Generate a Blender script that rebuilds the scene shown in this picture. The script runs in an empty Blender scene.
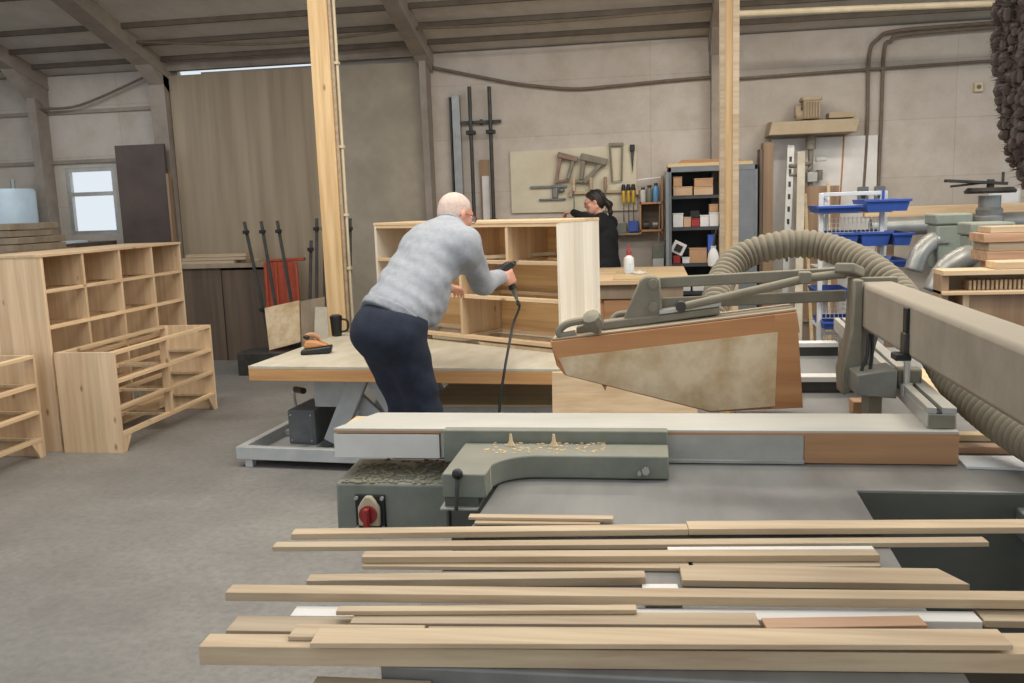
import bpy, bmesh, math, random
import numpy as np
from mathutils import Vector, Matrix
random.seed(7)
S = bpy.context.scene
COL = S.collection
PI = math.pi

# ------------------------------------------------------------------ materials
def lin(h):
    h = h.lstrip('#')
    o = []
    for i in (0, 2, 4):
        c = int(h[i:i+2], 16) / 255
        o.append(c / 12.92 if c <= .04045 else ((c + .055) / 1.055) ** 2.4)
    return (*o, 1)

def new_mat(name):
    m = bpy.data.materials.new(name); m.use_nodes = True
    nt = m.node_tree
    b = nt.nodes['Principled BSDF']
    return m, nt, b

def N(nt, t, **kw):
    n = nt.nodes.new(t)
    for k, v in kw.items():
        setattr(n, k, v)
    return n

def coords(nt, scale):
    tc = N(nt, 'ShaderNodeTexCoord'); oi = N(nt, 'ShaderNodeObjectInfo')
    mul = N(nt, 'ShaderNodeMath', operation='MULTIPLY'); mul.inputs[1].default_value = 37.0
    nt.links.new(oi.outputs['Random'], mul.inputs[0])
    add = N(nt, 'ShaderNodeVectorMath', operation='ADD')
    nt.links.new(tc.outputs['Object'], add.inputs[0]); nt.links.new(mul.outputs[0], add.inputs[1])
    mp = N(nt, 'ShaderNodeMapping'); mp.inputs['Scale'].default_value = scale
    nt.links.new(add.outputs[0], mp.inputs[0])
    return mp, add, oi

def ramp(nt, stops):
    r = N(nt, 'ShaderNodeValToRGB')
    e = r.color_ramp.elements
    e[0].position, e[0].color = stops[0]
    e[1].position, e[1].color = stops[-1]
    for p, c in stops[1:-1]:
        x = e.new(p); x.color = c
    return r

def mixc(nt, fac, a, b, blend='MIX'):
    m = N(nt, 'ShaderNodeMix', data_type='RGBA', blend_type=blend)
    for s, v in ((m.inputs[0], fac), (m.inputs[6], a), (m.inputs[7], b)):
        if hasattr(v, 'links') or isinstance(v, bpy.types.NodeSocket):
            nt.links.new(v, s)
        else:
            s.default_value = v
    return m.outputs[2]

def wood(name, light, dark, axis=0, fine=26, rough=.62, knots=True, var=.22, glue=0.0):
    m, nt, b = new_mat(name)
    sc = [fine] * 3; sc[axis] = fine * .05
    mp, add, oi = coords(nt, sc)
    no = N(nt, 'ShaderNodeTexNoise'); no.inputs['Scale'].default_value = 1; no.inputs['Detail'].default_value = 5; no.inputs['Roughness'].default_value = .6
    nt.links.new(mp.outputs[0], no.inputs['Vector'])
    r = ramp(nt, [(.3, lin(dark)), (.62, lin(light))])
    nt.links.new(no.outputs['Fac'], r.inputs[0])
    col = r.outputs[0]
    if glue:                                   # glued-up strips of slightly different boards
        mp2 = N(nt, 'ShaderNodeMapping'); s2 = [1 / glue] * 3; s2[axis] = 0
        mp2.inputs['Scale'].default_value = s2
        nt.links.new(add.outputs[0], mp2.inputs[0])
        fl = N(nt, 'ShaderNodeVectorMath', operation='FLOOR'); nt.links.new(mp2.outputs[0], fl.inputs[0])
        vo = N(nt, 'ShaderNodeTexWhiteNoise', noise_dimensions='3D')
        nt.links.new(fl.outputs[0], vo.inputs['Vector'])
        rr = ramp(nt, [(0, (.87, .85, .83, 1)), (1, (1.05, 1.04, 1.03, 1))])
        nt.links.new(vo.outputs['Value'], rr.inputs[0])
        col = mixc(nt, 1.0, col, rr.outputs[0], 'MULTIPLY')
    if knots:
        mk = N(nt, 'ShaderNodeMapping'); s3 = [7] * 3; s3[axis] = 3.2
        mk.inputs['Scale'].default_value = s3
        nt.links.new(add.outputs[0], mk.inputs[0])
        v = N(nt, 'ShaderNodeTexVoronoi'); v.inputs['Scale'].default_value = 1
        nt.links.new(mk.outputs[0], v.inputs['Vector'])
        kr = ramp(nt, [(.035, (1, 1, 1, 1)), (.10, (0, 0, 0, 1))])
        nt.links.new(v.outputs['Distance'], kr.inputs[0])
        kk = N(nt, 'ShaderNodeMath', operation='MULTIPLY'); kk.inputs[1].default_value = .75
        nt.links.new(kr.outputs[0], kk.inputs[0])
        col = mixc(nt, kk.outputs[0], col, lin('#7a4f2c'))
    hv = N(nt, 'ShaderNodeHueSaturation')
    mr = N(nt, 'ShaderNodeMapRange'); mr.inputs[3].default_value = 1 - var * .6; mr.inputs[4].default_value = 1 + var * .4
    nt.links.new(oi.outputs['Random'], mr.inputs[0]); nt.links.new(mr.outputs[0], hv.inputs['Value'])
    nt.links.new(col, hv.inputs['Color'])
    nt.links.new(hv.outputs[0], b.inputs['Base Color'])
    b.inputs['Roughness'].default_value = rough
    bp = N(nt, 'ShaderNodeBump'); bp.inputs['Strength'].default_value = .12; bp.inputs['Distance'].default_value = .004
    nt.links.new(no.outputs['Fac'], bp.inputs['Height']); nt.links.new(bp.outputs[0], b.inputs['Normal'])
    return m

def plain(name, c, c2=None, scale=9, rough=.6, metal=0, dust=None, damt=.6, stretch=(1, 1, 1), bump=.0, contrast=(.35, .68)):
    m, nt, b = new_mat(name)
    mp, add, oi = coords(nt, [scale * s for s in stretch])
    no = N(nt, 'ShaderNodeTexNoise'); no.inputs['Scale'].default_value = 1; no.inputs['Detail'].default_value = 6; no.inputs['Roughness'].default_value = .62
    nt.links.new(mp.outputs[0], no.inputs['Vector'])
    r = ramp(nt, [(contrast[0], lin(c2 or c)), (contrast[1], lin(c))])
    nt.links.new(no.outputs['Fac'], r.inputs[0])
    col = r.outputs[0]
    b.inputs['Roughness'].default_value = rough; b.inputs['Metallic'].default_value = metal
    if dust:                                    # sawdust lying on upward faces
        ge = N(nt, 'ShaderNodeNewGeometry'); sx = N(nt, 'ShaderNodeSeparateXYZ')
        nt.links.new(ge.outputs['Normal'], sx.inputs[0])
        n2 = N(nt, 'ShaderNodeTexNoise'); n2.inputs['Scale'].default_value = 14; n2.inputs['Detail'].default_value = 4
        nt.links.new(add.outputs[0], n2.inputs['Vector'])
        a = N(nt, 'ShaderNodeMath', operation='MULTIPLY_ADD'); a.inputs[1].default_value = .8; a.inputs[2].default_value = -.35
        nt.links.new(n2.outputs['Fac'], a.inputs[0])
        s = N(nt, 'ShaderNodeMath', operation='ADD'); nt.links.new(sx.outputs['Z'], s.inputs[0]); nt.links.new(a.outputs[0], s.inputs[1])
        mr = N(nt, 'ShaderNodeMapRange'); mr.inputs[1].default_value = -.1; mr.inputs[2].default_value = .9; mr.inputs[3].default_value = damt * .25; mr.inputs[4].default_value = damt
        nt.links.new(s.outputs[0], mr.inputs[0])
        col = mixc(nt, mr.outputs[0], col, lin(dust))
        if metal:
            mm = N(nt, 'ShaderNodeMath', operation='MULTIPLY_ADD'); mm.inputs[1].default_value = -metal; mm.inputs[2].default_value = metal
            nt.links.new(mr.outputs[0], mm.inputs[0]); nt.links.new(mm.outputs[0], b.inputs['Metallic'])
    nt.links.new(col, b.inputs['Base Color'])
    if bump:
        bp = N(nt, 'ShaderNodeBump'); bp.inputs['Strength'].default_value = bump; bp.inputs['Distance'].default_value = .01
        nt.links.new(no.outputs['Fac'], bp.inputs['Height']); nt.links.new(bp.outputs[0], b.inputs['Normal'])
    return m

DUST = '#b9a585'
M = {}
M['pineX'] = wood('pine_x', '#e3c8a2', '#cdab82', 0, glue=.09)
M['pineY'] = wood('pine_y', '#e3c8a2', '#cdab82', 1, glue=.09)
M['pineZ'] = wood('pine_z', '#e4caa6', '#d0af88', 2, glue=.09)
M['pinepaleZ'] = wood('pine_pale_z', '#ece3d2', '#e0d4bd', 2, glue=.09)
M['slat'] = wood('slat_wood', '#cab392', '#ae9475', 0, knots=False, fine=34, var=.3)
M['slat2'] = wood('slat_wood_dull', '#bca88c', '#a18a6e', 0, knots=False, fine=34, var=.25)
M['slatred'] = wood('slat_wood_reddish', '#c8a080', '#a97f5d', 0, knots=False, fine=34)
M['melamine'] = plain('white_melamine', '#e2ddd5', '#d3cdc4', 5, .4)
M['postwood'] = wood('post_wood', '#d9b98a', '#bd9866', 2, fine=22, var=.1)
M['darkply'] = wood('dark_plywood', '#6e5c4b', '#51443a', 2, fine=9, knots=False)
M['oldply'] = wood('old_plywood', '#a08f79', '#877762', 2, fine=7, knots=False, rough=.8, var=.1)
M['oldply2'] = plain('old_board_grey', '#a89d8c', '#958a79', 2.5, .85)
M['redwood'] = wood('reddish_wood', '#c28a58', '#a87145', 0, fine=22, knots=False, var=.1)
M['edgewood'] = wood('edge_wood', '#cf9d66', '#b98552', 0, fine=26, knots=False, var=.1)
M['brownwood'] = wood('brown_wood', '#bd9068', '#a37852', 0, fine=20, knots=False)
M['brownwoodZ'] = wood('brown_wood_z', '#a08467', '#86694e', 2, fine=14, knots=False)
M['tableply'] = plain('table_ply', '#cfc6b3', '#b9ae97', 6, .6, stretch=(1, .4, 1))
M['insetply'] = plain('worn_plywood', '#e0cba8', '#bf9e74', 7, .75, contrast=(.36, .6))
M['offcut'] = wood('offcut_wood', '#d8bf95', '#c2a578', 0, knots=False)
M['castgreen'] = plain('grey_green_cast_metal', '#7b8075', '#686d63', 10, .5, dust='#a59a84', damt=.38)
M['castdust'] = plain('dusty_cast_metal', '#7d776a', '#6c675a', 14, .6, dust='#94886f', damt=.8)
M['beamdust'] = plain('dusty_beam', '#8f8474', '#7a6f61', 8, .85, dust='#a39682', damt=.8, bump=.25)
M['sawtop'] = plain('saw_table_steel', '#8a8781', '#6e6c68', 5, .42, .12, stretch=(1, .25, 1))
M['sawbody'] = plain('saw_body_paint', '#4d524c', '#3f433e', 6, .5, dust='#8f8269', damt=.35)
M['alu'] = plain('aluminium', '#bcbcb8', '#a4a4a0', 8, .38, .5, dust='#c9b998', damt=.3)
M['white'] = plain('white_paint', '#e4e4e2', '#d6d6d3', 5, .45)
M['liftpaint'] = plain('pale_blue_grey_paint', '#bcbebd', '#a6a9a9', 7, .5, dust='#b5aa98', damt=.25)
M['darkmetal'] = plain('dark_metal', '#4a4845', '#37352f', 10, .5, .3)
M['motorbox'] = plain('dark_grey_box', '#6b6d6c', '#57595a', 10, .55)
M['black'] = plain('black_plastic', '#1d1d1e', '#161617', 10, .45)
M['blackcloth'] = plain('black_cloth', '#17181c', '#101115', 20, .9)
M['blue'] = plain('blue_plastic', '#3a5cb0', '#33519c', 6, .4)
M['bluelight'] = plain('pale_blue_plastic', '#6fa6d6', '#5b93c6', 6, .4)
M['orange'] = plain('orange_red_plastic', '#b14c2c', '#9b3f25', 8, .5)
M['hose'] = plain('dusty_hose', '#857a66', '#736855', 16, .8, dust='#958a74', damt=.6)
M['galv'] = plain('galvanised_steel', '#9ca1a3', '#858a8c', 9, .4, .6, dust='#b5a88e', damt=.4)
M['dustgreen'] = plain('dusty_green_paint', '#848f87', '#727d75', 8, .6, dust='#aea88f', damt=.5)
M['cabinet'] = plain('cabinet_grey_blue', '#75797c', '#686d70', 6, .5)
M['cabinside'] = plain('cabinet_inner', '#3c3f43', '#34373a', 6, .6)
M['card'] = plain('cardboard', '#b58f6c', '#a57f5d', 7, .8)
M['card2'] = plain('cardboard_pale', '#c4a485', '#b59676', 7, .8)
M['paper'] = plain('white_card', '#d9d6d2', '#c7c3be', 7, .7)
M['red'] = plain('red_plastic', '#a3302c', '#8c2825', 7, .45)
M['yellow'] = plain('yellow_plastic', '#c9a636', '#b4922c', 7, .45)
M['pegboard'] = plain('peg_board', '#cfc6ae', '#c2b89f', 3, .8)
M['steel'] = plain('tool_steel', '#84857f', '#6c6d69', 10, .4, .5)
M['tan'] = plain('dusty_tan_machine', '#a8967b', '#948268', 8, .85, dust='#b3a186', damt=.8)
M['skin'] = plain('skin', '#d9a48c', '#c88f77', 14, .5)
M['skin2'] = plain('skin_pale', '#dba992', '#cc957d', 14, .5)
M['whitehair'] = plain('white_stubble', '#d6c0b3', '#c4aa9c', 60, .8)
M['darkhair'] = plain('dark_hair', '#2a1f1a', '#1d1613', 40, .55, stretch=(1, 1, .3))
M['sweat'] = plain('grey_sweatshirt', '#a5a7ab', '#96989d', 30, .95, bump=.15)
M['rib'] = plain('sweatshirt_ribbing', '#999b9f', '#87898e', 40, .95)
M['jeans'] = plain('dark_denim', '#252c3b', '#1b2130', 16, .9, bump=.1)
M['shoe'] = plain('dark_shoe', '#33302c', '#282623', 12, .7)
M['fuzz'] = plain('brown_shaggy_fibre', '#776358', '#5a4a42', 40, .95)
M['tank'] = plain('pale_blue_tank', '#cfdfe8', '#c0d2dc', 4, .4)
M['cable'] = plain('dusty_cable', '#77695a', '#675a4c', 12, .8)
M['tanpipe'] = plain('cream_pipe', '#cdbd9f', '#bcac8d', 8, .6)
M['eye'] = plain('eye_white', '#e8e4de', '#e0dcd6', 5, .3)

# floor, wall, roof, with stains
def layered(name, c1, c2, c3, s1, s2, rough, bump=.1, streak=(1, 1, 1), seams=False):
    m, nt, b = new_mat(name)
    tc = N(nt, 'ShaderNodeTexCoord')
    mp = N(nt, 'ShaderNodeMapping'); mp.inputs['Scale'].default_value = streak
    nt.links.new(tc.outputs['Object'], mp.inputs[0])
    a = N(nt, 'ShaderNodeTexNoise'); a.inputs['Scale'].default_value = s1; a.inputs['Detail'].default_value = 7; a.inputs['Roughness'].default_value = .65
    c = N(nt, 'ShaderNodeTexNoise'); c.inputs['Scale'].default_value = s2; c.inputs['Detail'].default_value = 8; c.inputs['Roughness'].default_value = .7
    nt.links.new(mp.outputs[0], a.inputs['Vector']); nt.links.new(tc.outputs['Object'], c.inputs['Vector'])
    r1 = ramp(nt, [(.35, lin(c1)), (.65, lin(c2))]); nt.links.new(a.outputs['Fac'], r1.inputs[0])
    r2 = ramp(nt, [(.42, (0, 0, 0, 1)), (.72, (1, 1, 1, 1))]); nt.links.new(c.outputs['Fac'], r2.inputs[0])
    mu = N(nt, 'ShaderNodeMath', operation='MULTIPLY'); mu.inputs[1].default_value = .55
    nt.links.new(r2.outputs[0], mu.inputs[0])
    col = mixc(nt, mu.outputs[0], r1.outputs[0], lin(c3))
    if seams:                                   # joints of the wall slabs
        sp = N(nt, 'ShaderNodeSeparateXYZ'); cb = N(nt, 'ShaderNodeCombineXYZ')
        nt.links.new(tc.outputs['Object'], sp.inputs[0]); nt.links.new(sp.outputs['X'], cb.inputs['X']); nt.links.new(sp.outputs['Z'], cb.inputs['Y'])
        bk = N(nt, 'ShaderNodeTexBrick'); bk.inputs['Scale'].default_value = 1; bk.inputs['Brick Width'].default_value = 2.95; bk.inputs['Row Height'].default_value = .56; bk.inputs['Mortar Size'].default_value = .006; bk.inputs['Mortar Smooth'].default_value = .6
        bk.offset = 0
        bk.inputs['Color1'].default_value = (1, 1, 1, 1); bk.inputs['Color2'].default_value = (.93, .925, .92, 1); bk.inputs['Mortar'].default_value = (.80, .77, .73, 1)
        nt.links.new(cb.outputs[0], bk.inputs['Vector'])
        col = mixc(nt, .8, col, bk.outputs['Color'], 'MULTIPLY')
    nt.links.new(col, b.inputs['Base Color'])
    b.inputs['Roughness'].default_value = rough
    bp = N(nt, 'ShaderNodeBump'); bp.inputs['Strength'].default_value = bump; bp.inputs['Distance'].default_value = .02
    nt.links.new(c.outputs['Fac'], bp.inputs['Height']); nt.links.new(bp.outputs[0], b.inputs['Normal'])
    return m
M['floor'] = layered('concrete_floor', '#75716b', '#8f8b84', '#625f5b', .9, 26, .65, .2)
M['wall'] = layered('wall_plaster', '#b7aca0', '#c6bcb0', '#a09280', .7, 3.5, .9, .15, (1, 1, .6), True)
M['roof'] = layered('fibre_cement_roof', '#bcb5aa', '#cbc4b9', '#a39b90', .6, 4, .9, .1)
M['beamconc'] = layered('frame_concrete', '#8d8276', '#a09487', '#786e63', 1.2, 6, .9, .2)

M['panelbrown'] = plain('dark_panel', '#5a4c45', '#493e39', 3, .7)
M['fencetop'] = plain('worn_fence_top', '#c4c0b6', '#aeaaa0', 6, .55, dust='#c2bba9', damt=.3, stretch=(.3,1,1))
M['gunred'] = plain('dusty_red_metal', '#93796a', '#7d675b', 12, .7)
M['purlin'] = plain('purlin_timber', '#6f6457', '#5d5348', 5, .9)
M['greymetal'] = plain('grey_metal_box', '#80817b', '#6d6e69', 9, .45, .3, dust='#9c927f', damt=.35)
M['pineback_glow'] = wood('pine_back_warm_glow', '#e0b981', '#c89d65', 0, glue=.12)  # extra orange paints the warm bounced light inside the chest into the wood
def glass_mat():
    m, nt, b = new_mat('window_glass')
    b.inputs['Base Color'].default_value = (1, 1, 1, 1); b.inputs['Roughness'].default_value = 0.02
    b.inputs['Transmission Weight'].default_value = 1; b.inputs['IOR'].default_value = 1.02
    return m
M['glass'] = glass_mat()
def lens_mat():
    m, nt, b = new_mat('spectacle_lens')
    b.inputs['Base Color'].default_value = (.9, .95, .95, 1); b.inputs['Roughness'].default_value = 0.02
    b.inputs['Transmission Weight'].default_value = 1; b.inputs['IOR'].default_value = 1.02
    return m
M['lens'] = lens_mat()

# ------------------------------------------------------------------ mesh helpers
V = Vector
class MB:
    def __init__(s): s.bm = bmesh.new()
    def poly(s, pts, faces):
        vs = [s.bm.verts.new(p) for p in pts]
        for f in faces:
            try: s.bm.faces.new([vs[i] for i in f])
            except ValueError: pass
        return s
    def box(s, x0, x1, y0, y1, z0, z1):
        p = [(x0,y0,z0),(x1,y0,z0),(x1,y1,z0),(x0,y1,z0),(x0,y0,z1),(x1,y0,z1),(x1,y1,z1),(x0,y1,z1)]
        return s.poly(p, [(3,2,1,0),(4,5,6,7),(0,1,5,4),(1,2,6,5),(2,3,7,6),(3,0,4,7)])
    def hexa(s, p):      # 8 points: bottom 4 ccw, top 4 ccw
        return s.poly(p, [(3,2,1,0),(4,5,6,7),(0,1,5,4),(1,2,6,5),(2,3,7,6),(3,0,4,7)])
    def bar(s, a, b, w, h, up=(0,0,1)):   # rectangular bar from a to b, w across, h along up
        a, b = V(a), V(b); d = (b-a).normalized(); u = V(up); r = d.cross(u).normalized(); u = r.cross(d).normalized()
        q = []
        for c in (a, b):
            q += [c - r*w/2 - u*h/2, c + r*w/2 - u*h/2, c + r*w/2 + u*h/2, c - r*w/2 + u*h/2]
        return s.poly(q, [(0,1,2,3),(7,6,5,4),(0,4,5,1),(1,5,6,2),(2,6,7,3),(3,7,4,0)])
    def prism(s, pts, vec):
        n = len(pts); vec = V(vec)
        q = [V(p) for p in pts] + [V(p) + vec for p in pts]
        return s.poly(q, [tuple(range(n-1,-1,-1)), tuple(range(n, 2*n))] + [(i,(i+1)%n,n+(i+1)%n,n+i) for i in range(n)])
    def tube(s, path, r, n=10, closed=False):
        P = [V(p) for p in path]; R = r if isinstance(r, (list, tuple)) else [r]*len(P)
        rings = []; prev = None
        for i, p in enumerate(P):
            if closed: d = (P[(i+1) % len(P)] - P[i-1])
            else: d = (P[min(i+1, len(P)-1)] - P[max(i-1, 0)])
            d.normalize()
            if prev is None:
                u = d.orthogonal().normalized()
            else:
                u = prev - d*prev.dot(d)
                u = u.normalized() if u.length > 1e-6 else d.orthogonal().normalized()
            prev = u; w = d.cross(u)
            rings.append([s.bm.verts.new(p + (u*math.cos(2*PI*k/n) + w*math.sin(2*PI*k/n))*R[i]) for k in range(n)])
        m = len(rings)
        for i in range(m if closed else m-1):
            A, B = rings[i], rings[(i+1) % m]
            for k in range(n):
                s.bm.faces.new((A[k], A[(k+1)%n], B[(k+1)%n], B[k]))
        if not closed:
            s.bm.faces.new(rings[0][::-1]); s.bm.faces.new(rings[-1])
        return s
    def cyl(s, a, b, r0, r1=None, n=20):
        return s.tube([a, b], [r0, r0 if r1 is None else r1], n)
    def lathe(s, prof, c=(0,0,0), n=24):   # prof: (r,z) bottom to top
        rings = [[s.bm.verts.new((c[0]+r*math.cos(2*PI*k/n), c[1]+r*math.sin(2*PI*k/n), c[2]+z)) for k in range(n)] for r, z in prof]
        for A, B in zip(rings, rings[1:]):
            for k in range(n): s.bm.faces.new((A[k], A[(k+1)%n], B[(k+1)%n], B[k]))
        s.bm.faces.new(rings[0][::-1]); s.bm.faces.new(rings[-1])
        return s
    def ball(s, c, r, seg=14):
        rx,ry,rz_ = r if isinstance(r, tuple) else (r,r,r); k=max(4,seg//2)
        top=s.bm.verts.new((c[0],c[1],c[2]+rz_)); bot=s.bm.verts.new((c[0],c[1],c[2]-rz_))
        rings=[[s.bm.verts.new((c[0]+rx*math.sin(PI*i/k)*math.cos(2*PI*j/seg),c[1]+ry*math.sin(PI*i/k)*math.sin(2*PI*j/seg),c[2]+rz_*math.cos(PI*i/k))) for j in range(seg)] for i in range(1,k)]
        for j in range(seg):
            s.bm.faces.new((top,rings[0][j],rings[0][(j+1)%seg])); s.bm.faces.new((bot,rings[-1][(j+1)%seg],rings[-1][j]))
            for A,B_ in zip(rings,rings[1:]): s.bm.faces.new((A[j],B_[j],B_[(j+1)%seg],A[(j+1)%seg]))
        return s
    def build(s, name, mat, parent=None, bevel=0, smooth=True, shift=None, sub=0):
        me = bpy.data.meshes.new(name)
        bmesh.ops.recalc_face_normals(s.bm, faces=s.bm.faces)
        o0 = V(shift) if shift is not None else (V(parent['_o']) if parent is not None and '_o' in parent else V((0,0,0)))
        if o0.length: bmesh.ops.translate(s.bm, verts=s.bm.verts, vec=-o0)
        s.bm.to_mesh(me); s.bm.free()
        if smooth:
            me.polygons.foreach_set('use_smooth', [True]*len(me.polygons))
            me.set_sharp_from_angle(angle=math.radians(35))
        me.materials.append(M[mat] if isinstance(mat, str) else mat)
        o = bpy.data.objects.new(name, me); COL.objects.link(o)
        if parent is not None:
            o.parent = parent
            o['_o'] = list(o0)
        if bevel:
            bv = o.modifiers.new('bevel', 'BEVEL'); bv.width = bevel; bv.segments = 2; bv.limit_method = 'ANGLE'; bv.angle_limit = math.radians(40)
        if sub:
            o.modifiers.new('sub', 'SUBSURF').levels = sub; o.modifiers['sub'].render_levels = sub
        return o

def tag(o, label, cat, group=None, kind=None):
    o['label'] = label; o['category'] = cat
    if group: o['group'] = group
    if kind: o['kind'] = kind
    return o

def thing(name, label, cat, loc=(0,0,0), group=None, local=False, rotz=0):
    """Empty at the thing's base; parts are given in world metres unless local=True"""
    o = bpy.data.objects.new(name, None); COL.objects.link(o)
    o.location = loc; o.rotation_euler = (0, 0, rotz); o.empty_display_size = .1
    o['_o'] = [0,0,0] if local else list(loc)
    return tag(o, label, cat, group)

def solo(mb, name, mat, label, cat, loc, group=None, bevel=0, rot=None, local=False):
    """a thing that is one mesh; geometry in world metres, origin moved to loc"""
    o = mb.build(name, mat, None, bevel, shift=(0,0,0) if local else loc)
    o.location = loc
    if rot: o.rotation_euler = rot
    return tag(o, label, cat, group)

def structure(mb, name, mat, parent=None, bevel=0):
    o = mb.build(name, mat, parent, bevel)
    if parent is None: o['kind'] = 'structure'
    return o

def B(*a): return MB().box(*a)

def smooth_path(pts, n=8):
    P = [V(p) for p in pts]; out = []
    for i in range(len(P)-1):
        p0, p1, p2, p3 = P[max(i-1,0)], P[i], P[i+1], P[min(i+2, len(P)-1)]
        for k in range(n):
            t = k/n
            out.append(.5*((2*p1) + (p2-p0)*t + (2*p0-5*p1+4*p2-p3)*t*t + (3*p1-p0-3*p2+p3)*t**3))
    out.append(P[-1])
    return out

# ------------------------------------------------------------------ signed-distance bodies (smooth union, surface nets)
class Body:
    def __init__(s): s.pr = []; s.clip = []
    def cone(s, a, b, ra, rb, k=.03, sq=None):
        s.pr.append(('c', np.array(a, float), np.array(b, float), ra, rb, k, sq)); return s
    def ell(s, c, r, k=.02, axes=None):
        s.pr.append(('e', np.array(c, float), np.array(r, float), np.eye(3) if axes is None else np.array(axes, float), None, k, None)); return s
    def plane(s, p, n): s.clip.append((np.array(p, float), np.array(n, float)/np.linalg.norm(n))); return s   # keeps the side n points away from
    def mesh(s, name, h, warp=None):
        lo = np.full(3, 1e9); hi = -lo
        bb = []
        for t, a, b, c, d, k, sq in s.pr:
            if t == 'c':
                m = max(c, d) * (sq[1] if sq else 1) + k + 3*h
                l, u = np.minimum(a, b)-m, np.maximum(a, b)+m
            else:
                m = b.max() + k + 3*h; l, u = a-m, a+m
            bb.append((l, u)); lo = np.minimum(lo, l); hi = np.maximum(hi, u)
        n = np.ceil((hi-lo)/h).astype(int)+1
        G = np.full(n, 10., np.float32)
        ax = [lo[i] + h*np.arange(n[i]) for i in range(3)]
        for (t, a, b, c, d, k, sq), (l, u) in zip(s.pr, bb):
            i0 = np.maximum(((l-lo)/h).astype(int), 0); i1 = np.minimum(((u-lo)/h).astype(int)+2, n)
            sl = tuple(slice(i0[q], i1[q]) for q in range(3))
            P = np.stack(np.meshgrid(*[ax[q][sl[q]] for q in range(3)], indexing='ij'), -1)
            if t == 'c':
                Q = P - a; ba = b - a
                if sq:
                    dr = np.array(sq[0], float); dr /= np.linalg.norm(dr)
                    Q = Q + dr * ((Q @ dr) * (1/sq[1]-1))[..., None]
                    ba = ba + dr * ((ba @ dr) * (1/sq[1]-1))
                L2 = ba @ ba
                tt = np.clip((Q @ ba)/max(L2, 1e-9), 0, 1)
                D = np.linalg.norm(Q - tt[..., None]*ba, axis=-1) - (c + (d-c)*tt)
            else:
                Q = (P - a) @ c.T
                k0 = np.linalg.norm(Q/b, axis=-1); k1 = np.linalg.norm(Q/(b*b), axis=-1)
                D = np.where(k1 > 1e-6, k0*(k0-1)/np.maximum(k1, 1e-6), -b.min())
            g = G[sl]
            hh = np.clip(k - np.abs(g-D), 0, None)/max(k, 1e-6)
            G[sl] = np.minimum(g, D) - hh*hh*k*.25
        if s.clip or warp:
            P = np.stack(np.meshgrid(*ax, indexing='ij'), -1)
            if warp: G = G + np.where(np.abs(G) < .05, warp(P), 0)
            for p, nn in s.clip: G = np.maximum(G, (P-p) @ nn)
        ins = G < 0
        cn = [n[i]-1 for i in range(3)]
        cnt = np.zeros(cn, np.int32); acc = np.zeros((*cn, 3), np.float64)
        offs = [(i,j,k) for i in (0,1) for j in (0,1) for k in (0,1)]
        def cv(A, o): return A[o[0]:o[0]+cn[0], o[1]:o[1]+cn[1], o[2]:o[2]+cn[2]]
        for o in offs:
            for q in range(3):
                if o[q] == 0:
                    o2 = list(o); o2[q] = 1
                    A, C_ = cv(G, o), cv(G, o2)
                    cr = (A < 0) != (C_ < 0)
                    tt = np.where(cr, A/np.where(cr, A-C_, 1), 0)
                    cnt += cr
                    for w in range(3):
                        acc[..., w] += np.where(cr, o[w] + (tt if w == q else 0), 0)
        act = cnt > 0
        idx = np.full(cn, -1, np.int64); ii = np.argwhere(act); idx[act] = np.arange(len(ii))
        vs = lo + h*(ii + acc[act]/cnt[act][:, None])
        faces = []
        for q in range(3):
            a1, a2 = (q+1) % 3, (q+2) % 3
            s0 = [slice(1, cn[0]), slice(1, cn[1]), slice(1, cn[2])]; s0[q] = slice(0, cn[q])
            s1 = list(s0); s1[q] = slice(1, cn[q]+1)
            A, C_ = ins[tuple(s0)], ins[tuple(s1)]
            cr = np.argwhere(A != C_)
            flip = A[tuple(cr.T)]
            base = cr + np.array([0 if w == q else 1 for w in range(3)])
            def at(d1, d2):
                e = base.copy(); e[:, a1] -= d1; e[:, a2] -= d2
                return idx[tuple(e.T)]
            F4 = np.stack([at(1,1), at(0,1), at(0,0), at(1,0)], 1)
            F4[~flip] = F4[~flip][:, ::-1]
            faces.append(F4)
        F4 = np.concatenate(faces); F4 = F4[(F4 >= 0).all(1)]
        me = bpy.data.meshes.new(name)
        me.from_pydata(vs.tolist(), [], F4.tolist()); me.update()
        return me
    def build(s, name, mat, parent=None, h=.01, warp=None, it=3):
        me = s.mesh(name, h, warp)
        o0 = V(parent['_o']) if parent is not None else V((0,0,0))
        me.transform(Matrix.Translation(-o0))
        bm = bmesh.new(); bm.from_mesh(me)
        for _ in range(it): bmesh.ops.smooth_vert(bm, verts=bm.verts, factor=.5, use_axis_x=True, use_axis_y=True, use_axis_z=True)
        bm.to_mesh(me); bm.free()
        me.polygons.foreach_set('use_smooth', [True]*len(me.polygons))
        me.materials.append(M[mat])
        o = bpy.data.objects.new(name, me); COL.objects.link(o)
        if parent is not None: o.parent = parent; o['_o'] = list(o0)
        return o

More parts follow.
